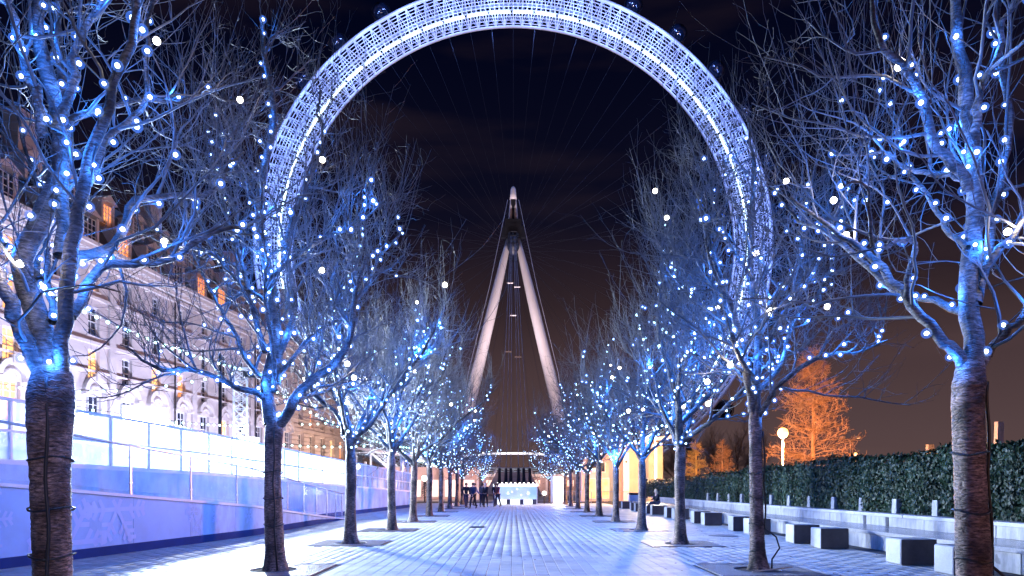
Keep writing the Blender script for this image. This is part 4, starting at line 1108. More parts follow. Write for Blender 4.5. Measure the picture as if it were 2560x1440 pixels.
# spokes
m = MB()
for i in range(64):
    a = 2*math.pi*i/64; m.tube([(math.sin(a+0.03)*1.6, (-2.5 if i % 2 else 2.5), math.cos(a+0.03)*1.6), (math.sin(a)*Rin, 0, math.cos(a)*Rin)], 0.028, 3, cap=False)
m.build('spokes', mat('cable_dark', (0.04, 0.045, 0.07), 0.4, metal=0.5), wh, kind='stuff')
hubm = MB().tube([(0, -6.5, 0), (0, -5.5, 0), (0, -5.4, 0), (0, 5.4, 0)], [1.0, 1.3, 1.1, 1.1], 16); hubm.tube([(0, -3.2, 0), (0, -2.2, 0)], 2.1, 20); hubm.tube([(0, 2.2, 0), (0, 3.2, 0)], 2.1, 20)
hubm.build('hub', dark_steel, wh, smooth=False)
def rel(px_, py_, y_): return tuple(W(px_, py_, y_)-HC)
# legs: tapered at both ends, from the bank up to the node, then on to the cap
leg_m = mat('leg_paint', (0.72, 0.68, 0.70), 0.4, var=0.05, scale=0.3)
for s_ in (-1, 1):
    A = np.array([s_*12.3, 130.0, 0.4]); Bp = W(CX+s_*9, 590, 150.5)
    ts = np.linspace(0, 1, 16); P = [tuple(A+(Bp-A)*t_-HC) for t_ in ts]; rad = [float(np.interp(t_, [0, 0.12, 0.4, 0.7, 0.9, 1], [0.85, 1.1, 1.2, 1.08, 0.78, 0.5])) for t_ in ts]
    MB().tube(P, rad, 20).build('leg', leg_m, wh, smooth=True)
    Ct = W(CX+s_*8.5, 565, 150.8); Dt = W(CX+s_*3.5, 482, 151.5)
    MB().tube([tuple(Ct-HC), tuple((Ct+Dt)/2-HC), tuple(Dt-HC)], [0.42, 0.36, 0.28], 12).build('mast_tube', leg_m, wh, smooth=True)
    MB().lathe(tuple(A-HC+np.array([0, 0, -0.9])), [(2.6, 0), (2.4, 0.7), (1.3, 1.4)], 16).build('leg_foot', mat('pale_concrete', (0.4, 0.39, 0.4), 0.8, var=0.2, scale=1), wh)
cap = MB(); p0, p1_ = np.array(rel(CX, 500, 151.4)), np.array(rel(CX, 467, 151.8))
cap.tube([tuple(p0), tuple(p0*0.6+p1_*0.4), tuple(p0*0.25+p1_*0.75), tuple(p0*0.08+p1_*0.92), tuple(p1_)], [0.78, 0.66, 0.58, 0.42, 0.12], 16)
cap.build('mast_cap', leg_m, wh, smooth=True)
MB().box(rel(CX, 532, 151.2), (1.0, 0.6, 5.6)).build('mast_web', dark_steel, wh)
c0 = rel(CX, 572, 149.6)
mm_ = MB(); mm_.box(c0, (3.6, 1.4, 3.8)); mm_.box((c0[0]-2.1, c0[1], c0[2]-0.8), (1.2, 1.2, 2.6), taper=0.5); mm_.box((c0[0]+2.1, c0[1], c0[2]-0.8), (1.2, 1.2, 2.6), taper=0.5)
mm_.build('bearing_housing', dark_steel, wh)
cg = MB(); ct = rel(CX, 583, 147.5); cbm = rel(CX, 612, 147.5)
for k_ in range(8):
    a = 2*math.pi*k_/8; cg.tube([(ct[0]+math.cos(a)*1.0, ct[1]+math.sin(a)*1.0, ct[2]), (cbm[0]+math.cos(a)*1.0, cbm[1]+math.sin(a)*1.0, cbm[2])], 0.07, 4)
for f_ in (0, 0.35, 0.7): cg.tube([(ct[0]+math.cos(a)*1.02, ct[1]+math.sin(a)*1.02, ct[2]+(cbm[2]-ct[2])*f_) for a in np.linspace(0, 2*np.pi, 13)[:-1]], 0.06, 4, closed=True)
cg.build('cage', dark_steel, wh)
MB().lathe((cbm[0], cbm[1], cbm[2]-2.2), [(0.35, 0), (0.8, 0.5), (1.25, 1.3), (1.3, 2.2)], 14).build('cage_bowl', dark_steel, wh)
# backstay cables, clamps and their anchor posts
stay_px = [(1249, 1262), (1265, 1267), (1277, 1273), (1296, 1290), (1309, 1296), (1324, 1301)]
cab_m = mat('stay_cable', (0.42, 0.42, 0.50), 0.4, metal=0.3, var=0.1)
for (xb, xt) in stay_px:
    a = np.array(rel(xb, 1172, 96.0)); b_ = np.array(rel(CX+(xt-CX)*0.30, 590, 149.0))
    MB().tube([tuple(a), tuple(b_)], 0.055, 5, cap=False).build('backstay', cab_m, wh)
    g0 = np.array(rel(xb+(xb-CX)*0.06, 1217, 94.5)); g0[2] = -HC[2]
    MB().tube([tuple(g0), tuple(a)], [0.32, 0.20], 10).build('anchor_post', mat('anchor_paint', (0.02, 0.03, 0.08), 0.4, var=0.2), wh)
for (a, b_) in ((1275, 708), (1293, 718), (1283, 789), (1271, 880), (1295, 893)):
    t_ = (1172-b_)/(1172-590.0); y_ = 96+t_*t_*0+t_*36
    MB().box(rel(a, b_, y_), (1.1, 0.2, 0.16)).build('cable_clamp', white_paint, wh)
for s_ in (-1, 1):
    MB().tube([rel(CX+s_*14, 500, 150.5), rel(CX+s_*60, 720, 142.0), rel(CX+s_*112, 930, 135.5), rel(CX+s_*150, 1150, 130.0)], 0.05, 4, cap=False).build('side_stay', cab_m, wh)
# floodlights at the foot of the legs
for s_ in (-1, 1):
    for (xx, yy, tz, tx) in ((13.0, 112.0, 30, 8), (7.0, 112.0, 52, 2)):
        t = thing('uplight', 'ground floodlight aimed up the wheel leg on the %s side, %s one' % ('rink' if s_ < 0 else 'hedge', 'outer' if xx > 10 else 'inner'), 'uplight', (s_*xx, yy, 0.4), 0, 'floodlights under the wheel')
        MB().box((0, 0, 0), (0.7, 0.5, 0.5)).build('housing', dark_steel, t); MB().box((0, 0, -0.3), (0.3, 0.3, 0.2)).build('foot', dark_steel, t)
        l = lamp('leg_beam', 'SPOT', (0, 0, 0.4), P_LEGS*(1.0 if xx > 10 else 2.2), (1.0, 0.80, 0.84), t, radius=0.3, spot=R(48), blend=0.6)
        d = Vector((s_*tx, 140, tz))-Vector((s_*xx, yy, 0.8)); l.rotation_euler = d.to_track_quat('-Z', 'Y').to_euler()

# boarding station under the wheel
bs = thing('boarding_station', 'pale boarding deck and gently arched white roof edge at the foot of the wheel', 'building', (0, 122, 0))
pink = mat('station_cladding', (0.50, 0.42, 0.44), 0.6, var=0.2, scale=0.7)
MB().box((0, 6, 1.6), (44, 10, 3.2)).build('deck_wall', pink, bs)
MB().box((0, 1.2, 3.5), (45, 2.4, 0.5)).build('deck_edge', white_paint, bs)
for k_ in range(15):
    MB().box((-21+k_*3, 0.9, 1.5), (0.35, 0.4, 3.0)).build('column', white_steel, bs)
arc = MB(); arc.tube([(x, 8, 7.85-0.006*x*x) for x in np.linspace(-12, 12, 20)], 0.22, 6); arc.build('roof_edge', emit('roof_edge_light', (0.95, 0.93, 1.0), 1.6), bs, smooth=True)
MB().add([(x, y_, z_-0.0055*x*x) for y_, z_ in ((8.2, 7.6), (14, 8.0)) for x in np.linspace(-12, 12, 13)], [(i, i+1, i+14, i+13) for i in range(12)]).build('roof', white_steel, bs)
for x in (-11, -5.5, 5.5, 11): MB().cyl((x, 8.6, 3.2), (x, 8.6, 7.2), 0.14, 8).build('roof_column', white_steel, bs)
for x in (-15, -9, -3, 3, 9, 15):
    MB().box((x, -0.25, 2.1), (3.6, 0.08, 1.1)).build('window', emit('station_window', (1.0, 0.55, 0.42), 0.9), bs)
for k_, x in enumerate((-16, -5, 6, 16)): lamp('station_light', 'POINT', (x, -4, 3.6), 500, (1.0, 0.66, 0.60), bs, radius=0.3)
# sloping access gangway seen behind the cables
gw = thing('gangway', 'grey sloping gangway with handrails behind the wheel cables', 'gangway', (0, 108, 0))
MB().add([(-4.5, 0, 0.3), (4.5, 0, 0.3), (3.0, 12, 4.0), (-3.0, 12, 4.0), (-4.5, 0, 0), (4.5, 0, 0), (3.0, 12, 0), (-3.0, 12, 0)], [(0, 1, 2, 3), (4, 5, 1, 0), (1, 5, 6, 2), (3, 7, 4, 0), (2, 6, 7, 3)]).build('ramp_deck', pink, gw)
for s_ in (-1, 1):
    MB().tube([(s_*4.4, 0, 1.4), (s_*2.95, 12, 5.1)], 0.05, 6).build('handrail', steel, gw)
    for t_ in np.linspace(0, 1, 8): MB().cyl((s_*(4.4-1.45*t_), 12*t_, 0.3+3.7*t_), (s_*(4.4-1.45*t_), 12*t_, 1.4+3.7*t_), 0.035, 6).build('post', steel, gw)

# ------------------------------------------------------------------ booth with blue screen at the end of the avenue
bo = thing('ticket_booth', 'low booth with pale blue lit screen and white lit top at the avenue end', 'booth', (0.17, 57.6, 0))
MB().box((0, 0.3, 0.98), (3.62, 0.5, 1.10)).build('screen', emit('screen_blue', (0.16, 0.42, 0.80), 0.8, mottled=(1.4, (0.06, 0.20, 0.55))), bo)
MB().box((0, 0.35, 1.63), (3.74, 0.7, 0.20)).build('top_light_box', emit('white_light_box', (0.96, 0.97, 1.0), 1.4), bo)
MB().box((0, 0.6, 0.22), (3.5, 0.3, 0.42)).build('lit_plinth', emit('plinth_white', (0.92, 0.98, 1.0), 1.5), bo)
for x in (-1.66, -0.58, 0.55, 1.62): MB().box((x, 0.2, 0.21), (0.32, 0.45, 0.42)).build('support_block', mat('dark_block', (0.05, 0.06, 0.10), 0.6, var=0.2), bo)
for x in (-1.84, 1.84): MB().box((x, 0.3, 0.80), (0.06, 0.62, 1.46)).build('side_frame', white_paint, bo)
MB().box((0, 0.2, 0.44), (3.6, 0.5, 0.045)).build('shelf', white_paint, bo)
rngb = np.random.default_rng(3)
for (x, z, r) in ((-0.62, 0.95, 0.13), (-0.28, 1.05, 0.09), (1.1, 0.95, 0.17), (0.15, 1.3, 0.10), (0.5, 0.8, 0.07)):
    m = MB()
    for k_ in range(3):
        a = math.pi*k_/3; m.bar((x-math.cos(a)*r, 0.045, z-math.sin(a)*r), (x+math.cos(a)*r, 0.045, z+math.sin(a)*r), 0.006, 0.028)
    m.build('snowflake_print', emit('flake_white', (0.9, 0.97, 1.0), 1.4), bo)
for k_ in range(9): MB().ball((-1.5+k_*0.375, 0.1, 1.79), 0.06, 8, 5).build('lamp_bulb', warm_bulb_m, bo, smooth=True)
lamp('booth_glow', 'AREA', (0, -0.1, 1.3), 60, (0.75, 0.85, 1.0), bo, rot=(R(-75), 0, 0), size=(3.4, 1.0))

# lit column, bollard globe, railings, bin, kiosk building on the right
lc = thing('lit_column', 'tall glowing white display column with orange side beside the avenue', 'display column', (3.95, 61.0, 0), 0.25)
MB().box((-0.05, 0, 1.2), (0.95, 0.75, 2.3)).build('body', white_paint, lc)
MB().box((-0.06, -0.39, 1.2), (0.80, 0.03, 2.1)).build('front_panel', emit('column_white', (0.88, 0.90, 1.0), 2.6), lc)
MB().box((0.44, 0.0, 1.2), (0.03, 0.66, 2.1)).build('side_panel', emit('column_orange', (1.0, 0.42, 0.16), 0.9), lc)
MB().box((-0.05, 0, 0.03), (1.05, 0.85, 0.06)).build('plinth', dark_steel, lc)
MB().box((-0.05, 0, 2.38), (1.0, 0.8, 0.06)).build('cap', white_paint, lc)
lamp('column_glow', 'AREA', (-0.06, -0.5, 1.3), 260, (0.85, 0.88, 1.0), lc, rot=(R(-80), 0, 0), size=(0.8, 2.0))
gl = thing('globe_bollard', 'small bollard with a glowing white globe left of the display column', 'bollard', (2.75, 60.5, 0))
MB().cyl((0, 0, 0), (0, 0, 0.75), 0.07, 10).build('stem', dark_steel, gl); MB().ball((0, 0, 0.92), 0.2, 12, 8).build('globe', emit('globe_white', (0.85, 1.0, 1.0), 3.0), gl, smooth=True)

orange_clad = mat('warm_render', (0.62, 0.50, 0.40), 0.7, var=0.15, scale=0.6)
kb = thing('pavilion', 'cream-walled pavilion with sloping white roof and tall white pillar beside the hedge', 'building', (11.2, 70, 0))
MB().box((0, 3, 2.3), (8.4, 5.5, 4.6)).build('wall', orange_clad, kb)
MB().add([(-5.2, -1.2, 4.7), (4.8, -1.2, 6.4), (4.8, 7, 6.4), (-5.2, 7, 4.7), (-5.2, -1.2, 4.95), (4.8, -1.2, 6.75), (4.8, 7, 6.75), (-5.2, 7, 4.95)], [(3, 2, 1, 0), (4, 5, 6, 7), (0, 1, 5, 4), (1, 2, 6, 5), (2, 3, 7, 6), (3, 0, 4, 7)]).build('roof', white_steel, kb)
MB().add([(-4.2, 0.3, 4.6), (4.2, 0.3, 4.6), (4.2, 0.3, 6.2), (-4.2, 0.3, 4.78)], [(0, 1, 2, 3)]).build('gable', orange_clad, kb)
for i, x in enumerate((-3.2, -1.8, 2.2)):
    o = MB().box((x, 0.2, 1.3), (1.0, 0.1, 2.2)).build('doorway' if i == 1 else 'window', winframe, kb); MB().box((x, 0.14, 1.3), (0.85, 0.05, 2.0)).build('pane', pane_lit2 if i != 2 else pane_dark, o)
o = MB().box((-2.4, 0.2, 3.5), (1.4, 0.1, 1.1)).build('window', winframe, kb); MB().box((-2.4, 0.14, 3.5), (1.2, 0.05, 0.9)).build('pane', pane_dark, o)
MB().box((0.2, -1.0, 2.5), (0.58, 0.5, 4.9)).build('pillar', white_paint, kb); MB().box((3.2, -1.0, 3.0), (0.3, 0.3, 5.9)).build('pillar', white_paint, kb)
MB().ball((0.18, -1.28, 4.0), 0.1, 8, 5).build('pillar_camera', dark_steel, kb)
lamp('pavilion_light', 'POINT', (-2.5, -3.0, 3.3), 70, (1.0, 0.60, 0.34), kb, radius=0.2); lamp('pavilion_light', 'POINT', (1.2, -3.4, 2.8), 100, (1.0, 0.78, 0.60), kb, radius=0.2)
pl2 = thing('low_pavilion', 'long low building with pale pink walls and lit shopfront behind the rink-side trees', 'building', (-10.5, 80, 0))
MB().box((0, 2, 1.9), (13, 4, 3.8)).build('wall', mat('pink_render', (0.60, 0.46, 0.44), 0.7, var=0.15, scale=0.8), pl2)
MB().add([(-7.5, -1.4, 5.8), (7.2, -1.4, 3.9), (7.2, 5, 3.9), (-7.5, 5, 5.8), (-7.5, -1.4, 6.1), (7.2, -1.4, 4.15), (7.2, 5, 4.15), (-7.5, 5, 6.1)], [(3, 2, 1, 0), (4, 5, 6, 7), (0, 1, 5, 4), (1, 2, 6, 5), (2, 3, 7, 6), (3, 0, 4, 7)]).build('roof', white_steel, pl2)
for i in range(6):
    o = MB().box((-5.2+i*2.1, -0.05, 1.3), (1.5, 0.1, 2.1)).build('window', winframe, pl2); MB().box((-5.2+i*2.1, -0.12, 1.3), (1.3, 0.05, 1.9)).build('pane', emit('shop_glow', (1.0, 0.66, 0.50), 0.9), o)
for x in (-6.6, -2.2, 2.2, 6.4): MB().box((x, -1.2, 2.2), (0.25, 0.25, 4.4)).build('post', white_paint, pl2)
lamp('shop_light', 'POINT', (-3, -4, 3.4), 500, (1.0, 0.72, 0.62), pl2, radius=0.2); lamp('shop_light', 'POINT', (3.5, -4, 3.0), 400, (1.0, 0.70, 0.60), pl2, radius=0.2)
# external white staircase
stt = thing('white_staircase', 'white external metal staircase with railings at the end of the stone building', 'staircase', (-17.2, 84, 0), 0.1)
for k_ in range(14): MB().box((0.38*k_, 0, 5.6-0.34*k_), (0.36, 1.3, 0.06)).build('step', white_paint, stt)
for s_ in (-0.65, 0.65):
    MB().bar((-0.2, s_, 5.6), (5.2, s_, 0.9), 0.06, 0.24).build('stringer', white_paint, stt)
    m = MB(); 
    for q in (0.4, 0.7, 1.05): m.tube([(-0.2, s_, 5.75+q), (5.2, s_, 1.0+q)], 0.03, 5)
    for k_ in range(8): m.cyl((0.7*k_, s_, 5.6-0.62*k_), (0.7*k_, s_, 6.8-0.62*k_), 0.025, 5)
    m.build('railing', white_paint, stt)
MB().box((-1.2, 0, 5.65), (2.2, 1.5, 0.12)).build('landing', white_paint, stt)
for x, y_ in ((-2.1, -0.6), (-0.3, -0.6), (-2.1, 0.6), (-0.3, 0.6)): MB().box((x, y_, 2.8), (0.12, 0.12, 5.6)).build('column', white_paint, stt)
m = MB()
for q in (0.4, 0.8, 1.2): m.tube([(-2.3, -0.7, 5.7+q), (-0.2, -0.7, 5.7+q)], 0.03, 5)
m.build('landing_rail', white_paint, stt)
lamp('stair_light', 'POINT', (1.5, -2.5, 4.2), 300, (0.85, 0.85, 1.0), stt, radius=0.2)
# wall lamp at building end
t = thing('wall_lamp', 'glowing round lamp above the rink barrier near the stone corner', 'lamp', tuple(W(894, 1168, 60)))
MB().ball((0, 0, 0), 0.22, 10, 6).build('globe', emit('wall_lamp_globe', (1.0, 0.9, 0.85), 6), t, smooth=True); MB().cyl((0, 0, -3.1), (0, 0, -0.2), 0.05, 8).build('stem', dark_steel, t)
lamp('wall_lamp_light', 'POINT', (0.3, -0.2, 0.2), 250, (1.0, 0.75, 0.6), t, radius=0.2)
t = thing('globe_lamp', 'round white lamp on a thin stem above the small dark conifer', 'lamp', (W(1061, 1197, 66)[0], 66, 0))
MB().ball((0, 0, 2.3), 0.28, 10, 6).build('globe', emit('globe_lamp_white', (1.0, 0.95, 0.85), 5), t, smooth=True); MB().cyl((0, 0, 0), (0, 0, 2.1), 0.05, 8).build('stem', dark_steel, t)
# railings on the right at the avenue end
def railing(x0, x1, yv, label):
    t = thing('railing', label, 'railing', (x0, yv, 0), 0, 'metal railings near the pavilion'); n = int((x1-x0)/0.22)
    MB().box(((x1-x0)/2, 0, 1.05), (x1-x0+0.06, 0.06, 0.06)).build('top_rail', steel, t); MB().box(((x1-x0)/2, 0, 0.14), (x1-x0, 0.04, 0.04)).build('bottom_rail', steel, t)
    bm_ = MB().box((0, 0, 0.56), (0.025, 0.03, 0.86)).mesh('bar'); bm_.materials.append(steel)
    for k_ in range(1, n): put('bar', bm_, None, t, loc=(k_*(x1-x0)/n, 0, 0))
    for x in (0, x1-x0): MB().box((x, 0, 0.52), (0.07, 0.07, 1.04)).build('post', steel, t)
railing(7.6, 10.4, 60.2, 'metal railing between the last hedge-side trees and the pavilion')
railing(4.8, 7.2, 63.0, 'metal railing standing just beyond the glowing display column')
bn = thing('litter_bin', 'pale glass-sided litter bin with dark lid beside the end of the bench', 'bin', (8.85, 50.0, 0))
MB().box((0, 0, 0.45), (0.78, 0.6, 0.9)).build('body', mat('bin_panel', (0.40, 0.45, 0.60), 0.25, var=0.2, scale=3), bn); MB().box((0, 0, 0.99), (0.86, 0.68, 0.12)).build('lid', dark_steel, bn); MB().box((0, 0, 0.91), (0.7, 0.5, 0.06)).build('slot', dark_steel, bn)

# ------------------------------------------------------------------ granite bench wall, cubes, hedge
bw = thing('bench_wall', 'long stepped granite bench and planter wall running below the hedge', 'wall', (0, 0, 0))
X0, X1, X2 = 8.62, 9.95, 10.25
def blockmesh(dx, dy, dz, m_, nm, bev=0.012):
    me = MB().box((0, 0, 0), (dx, dy, dz)).mesh(nm); me.materials.append(m_); return me
BL = 2.45
lower = blockmesh(1.20, BL-0.012, 0.36, granite_dirty, 'lower_block'); slab = blockmesh(1.42, BL-0.016, 0.085, granite_polished, 'seat_slab')
upper = blockmesh(0.30, BL-0.012, 0.25, granite_dirty, 'upper_block'); cop = blockmesh(0.42, BL-0.016, 0.085, granite, 'coping')
back = blockmesh(0.9, BL, 0.55, granite_dirty, 'planter_fill')
yv = 3.0; i = 0
while yv < 49:
    jig = rng.uniform(-0.006, 0.006)
    put('lower_block', lower, None, bw, loc=(X0+0.60+jig, yv, 0.18), bevel=0.008); put('seat_slab', slab, None, bw, loc=(X0+0.66+jig, yv+0.6, 0.403), bevel=0.006)
    put('upper_block', upper, None, bw, loc=(X1+0.12+jig, yv, 0.571), bevel=0.006); put('coping', cop, None, bw, loc=(X1+0.16-jig, yv+0.9, 0.741), bevel=0.006)
    yv += BL; i += 1
MB().box((X1+0.95, 26, 0.35), (1.3, 47.5, 0.7)).build('planter_fill', mat('planter_soil', (0.03, 0.025, 0.02), 0.95, var=0.4, scale=8), bw)
for yy_ in (19.25, 18.1):
    MB().box((X1-0.035, yy_, 0.57), (0.02, 0.14, 0.24)).build('drain_slot', dark_steel, bw)
MB().box((X0-0.012, 18.2, 0.17), (0.02, 0.16, 0.34)).build('drain_slot', dark_steel, bw)
ct_ = []
cube_me = None
cb_front = mat('dark_brown_face', (0.055, 0.040, 0.045), 0.25, var=0.3, scale=3, bump=0.1)  # darker brown, used on the front side of each cube only
for k_ in range(8):
    for q, dy_ in enumerate((0.0, 1.55)):
        yv = 11.40+4.95*k_+dy_
        n_ = k_*2+q
        t = thing('granite_cube', '%s granite seating cube along the bench, counted from the camera' % (['nearest', 'second', 'third', 'fourth', 'fifth', 'sixth', 'seventh', 'eighth', 'ninth', 'tenth', 'eleventh', 'twelfth', 'thirteenth', 'fourteenth', 'fifteenth', 'sixteenth'][n_]), 'stone cube', (7.36+0.34, yv+0.28, 0.0), rng.uniform(-0.02, 0.02), 'granite seating cubes beside the bench')
        MB().box((0, 0, 0.255), (0.68, 0.55, 0.49)).build('block', granite, t, bevel=0.022)
        MB().box((0.0, 0, 0.01), (0.60, 0.48, 0.02)).build('base', dark_steel, t); MB().box((0.0, -0.278, 0.255), (0.665, 0.008, 0.475)).build('front_plate', cb_front, t)
# hedge
hg = thing('hedge', 'long clipped laurel hedge with glossy dark leaves above the bench wall', 'hedge', (0, 0, 0))
leaf_m = mat('laurel_leaf', (0.009, 0.022, 0.009), 0.5, var=0.6, scale=1.2, spec=0.2)
leafv = np.array([(0, 0, 0), (0.35, 0.30, 0.05), (0.0, 1.0, 0.0), (-0.35, 0.30, 0.05)])*np.array([0.10, 0.115, 0.12])
leafq = np.array([[0, 1, 2, 3]])
def hedge_top(yv): return 2.34+0.06*np.sin(yv*0.9)+0.05*np.sin(yv*2.3+1)+0.03*np.sin(yv*5.1)-np.clip((yv-24)*0.018, 0, 0.42)
rh = np.random.default_rng(11)
def rand_leaves(n, y0, y1, face_bias, size=1.0):
    yv = rh.uniform(y0, y1, n); top_ = rh.random(n) < 0.22
    x = np.where(top_, rh.uniform(10.35, 11.6, n), 10.36+np.abs(rh.normal(0, 0.08, n))+0.06*np.sin(yv*2.1)+0.05*np.sin(yv*5.3))
    z = np.where(top_, hedge_top(yv)+rh.normal(0, 0.035, n), rh.uniform(0.86, 1.0, n)**1*(hedge_top(yv))-rh.random(n)*(hedge_top(yv)-0.80)*0.95)
    return np.stack([x, yv, z], axis=1), top_
def rotmats(n, top_):
    az = rh.normal(-math.pi/2+math.pi, 0.0, n); a = rh.uniform(0, 2*np.pi, n); tilt = rh.normal(0, 0.6, n)
    M = np.empty((n, 3, 3))
    for i in range(n):
        nrm = Vector((-1, -0.35, 0.35)) if not top_[i] else Vector((-0.4, -0.3, 1))
        nrm = (nrm.normalized()+Vector(rh.normal(size=3)*0.45)).normalized()
        up = Vector((rh.normal()*0.5, rh.normal()*0.5, 1.0 if not top_[i] else 0.4)); d = (up-nrm*up.dot(nrm)).normalized(); s_ = d.cross(nrm)
        M[i, :, 0] = s_; M[i, :, 1] = d; M[i, :, 2] = nrm
    return M
Vs, Fs, off = [], [], 0
for (y0, y1, n) in ((4, 12, 3500), (12, 22, 17000), (22, 34, 12000), (34, 55, 11000)):
    P, tp = rand_leaves(n, y0, y1, 1); M = rotmats(n, tp); s_ = rh.uniform(0.55, 1.2, n)[:, None, None]
    V = np.einsum('nij,kj->nki', M, leafv)*s_+P[:, None, :]
    F = np.arange(n*4).reshape(n, 4)+off; Vs.append(V.reshape(-1, 3)); Fs.append(F); off += n*4
put('leaves', mesh_np('leaves', np.concatenate(Vs), np.concatenate(Fs), smooth=False), leaf_m, hg, kind='stuff')
lm = mesh_np('leaf', leafv, leafq, smooth=False); lm.materials.append(leaf_m)
P, tp = rand_leaves(300, 12.2, 15.6, 1); M = rotmats(300, tp)
for i in range(300):
    o = put('leaf', lm, None, hg); Mx = Matrix(M[i].tolist()).to_4x4(); Mx.translation = Vector((P[i][0]-0.05, P[i][1], P[i][2])); o.matrix_local = Mx
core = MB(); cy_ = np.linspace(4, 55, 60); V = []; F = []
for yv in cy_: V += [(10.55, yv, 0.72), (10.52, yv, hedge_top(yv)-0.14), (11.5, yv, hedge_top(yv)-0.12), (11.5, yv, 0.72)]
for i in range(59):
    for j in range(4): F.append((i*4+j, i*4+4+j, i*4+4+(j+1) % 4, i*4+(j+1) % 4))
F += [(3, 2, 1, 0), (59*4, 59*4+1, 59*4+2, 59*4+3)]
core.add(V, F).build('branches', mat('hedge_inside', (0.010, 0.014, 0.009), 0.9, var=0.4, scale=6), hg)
for i in range(16):
    yv = 9.6+1.78*i
    t = thing('concrete_stub', 'pale concrete stub under the hedge, %s from the camera' % ['first', 'second', 'third', 'fourth', 'fifth', 'sixth', 'seventh', 'eighth', 'ninth', 'tenth', 'eleventh', 'twelfth', 'thirteenth', 'fourteenth', 'fifteenth', 'sixteenth'][i], 'post', (10.42, yv, 0.70), 0.1, 'concrete stubs in the hedge foot')
    MB().box((0, 0, 0.22), (0.24, 0.20, 0.44), taper=0.92).build('stub', granite_dirty, t, bevel=0.01); MB().box((0, 0, 0.45), (0.20, 0.16, 0.03)).build('cap', granite, t)

# manhole cover and drain
mc = thing('manhole_cover', 'dark round manhole cover in the paving beside the granite cubes', 'manhole cover', (6.4, 20.8, 0.004))
MB().lathe((0, 0, 0), [(0.44, 0), (0.44, 0.006), (0.40, 0.008)], 28).build('frame', iron, mc); MB().lathe((0, 0, 0.0085), [(0.38, 0), (0.37, 0.004)], 28).build('lid', iron, mc)
dg = thing('drain_cover', 'small dark slotted drain cover in the middle of the avenue', 'drain cover', (-1.32, 25.2, 0.003))
MB().box((0, 0, 0), (0.62, 0.9, 0.01)).build('frame', iron, dg)
m = MB()
for k_ in range(9): m.box((0, -0.38+k_*0.095, 0.009), (0.5, 0.03, 0.008))
m.build('bars', dark_steel, dg, kind='stuff')
rl = np.random.default_rng(77); m = MB()
for _ in range(260):
    if rl.random() < 0.6: x_ = rl.choice([-1, 1])*rl.uniform(3.0, 6.5)
    else: x_ = rl.uniform(-7, 8.2)
    y_ = 10.5+rl.random()**1.6*30; a_ = rl.uniform(0, 6.28); s_ = rl.uniform(0.02, 0.045)
    m.add([(x_+math.cos(a_)*s_, y_+math.sin(a_)*s_, 0.012), (x_-math.sin(a_)*s_*0.6, y_+math.cos(a_)*s_*0.6, 0.02), (x_-math.cos(a_)*s_, y_-math.sin(a_)*s_, 0.008), (x_+math.sin(a_)*s_*0.6, y_-math.cos(a_)*s_*0.6, 0.01)], [(0, 1, 2, 3)])
o = m.build('fallen_leaves', mat('dead_leaf', (0.14, 0.08, 0.04), 0.8, var=0.5, scale=2.0), None, kind='stuff'); o['label'] = 'small dead leaves scattered over the paving'; o['category'] = 'leaves'
t = thing('stick', 'pale broken stick lying across the grate of the second hedge-side tree', 'stick', (4.55, 11.95, 0.03), 0.35)
MB().tube([(-0.45, 0, 0), (0, 0.01, 0.02), (0.42, 0.0, 0.05)], [0.010, 0.014, 0.012], 6).build('wood', mat('pale_wood', (0.5, 0.42, 0.34), 0.7), t)

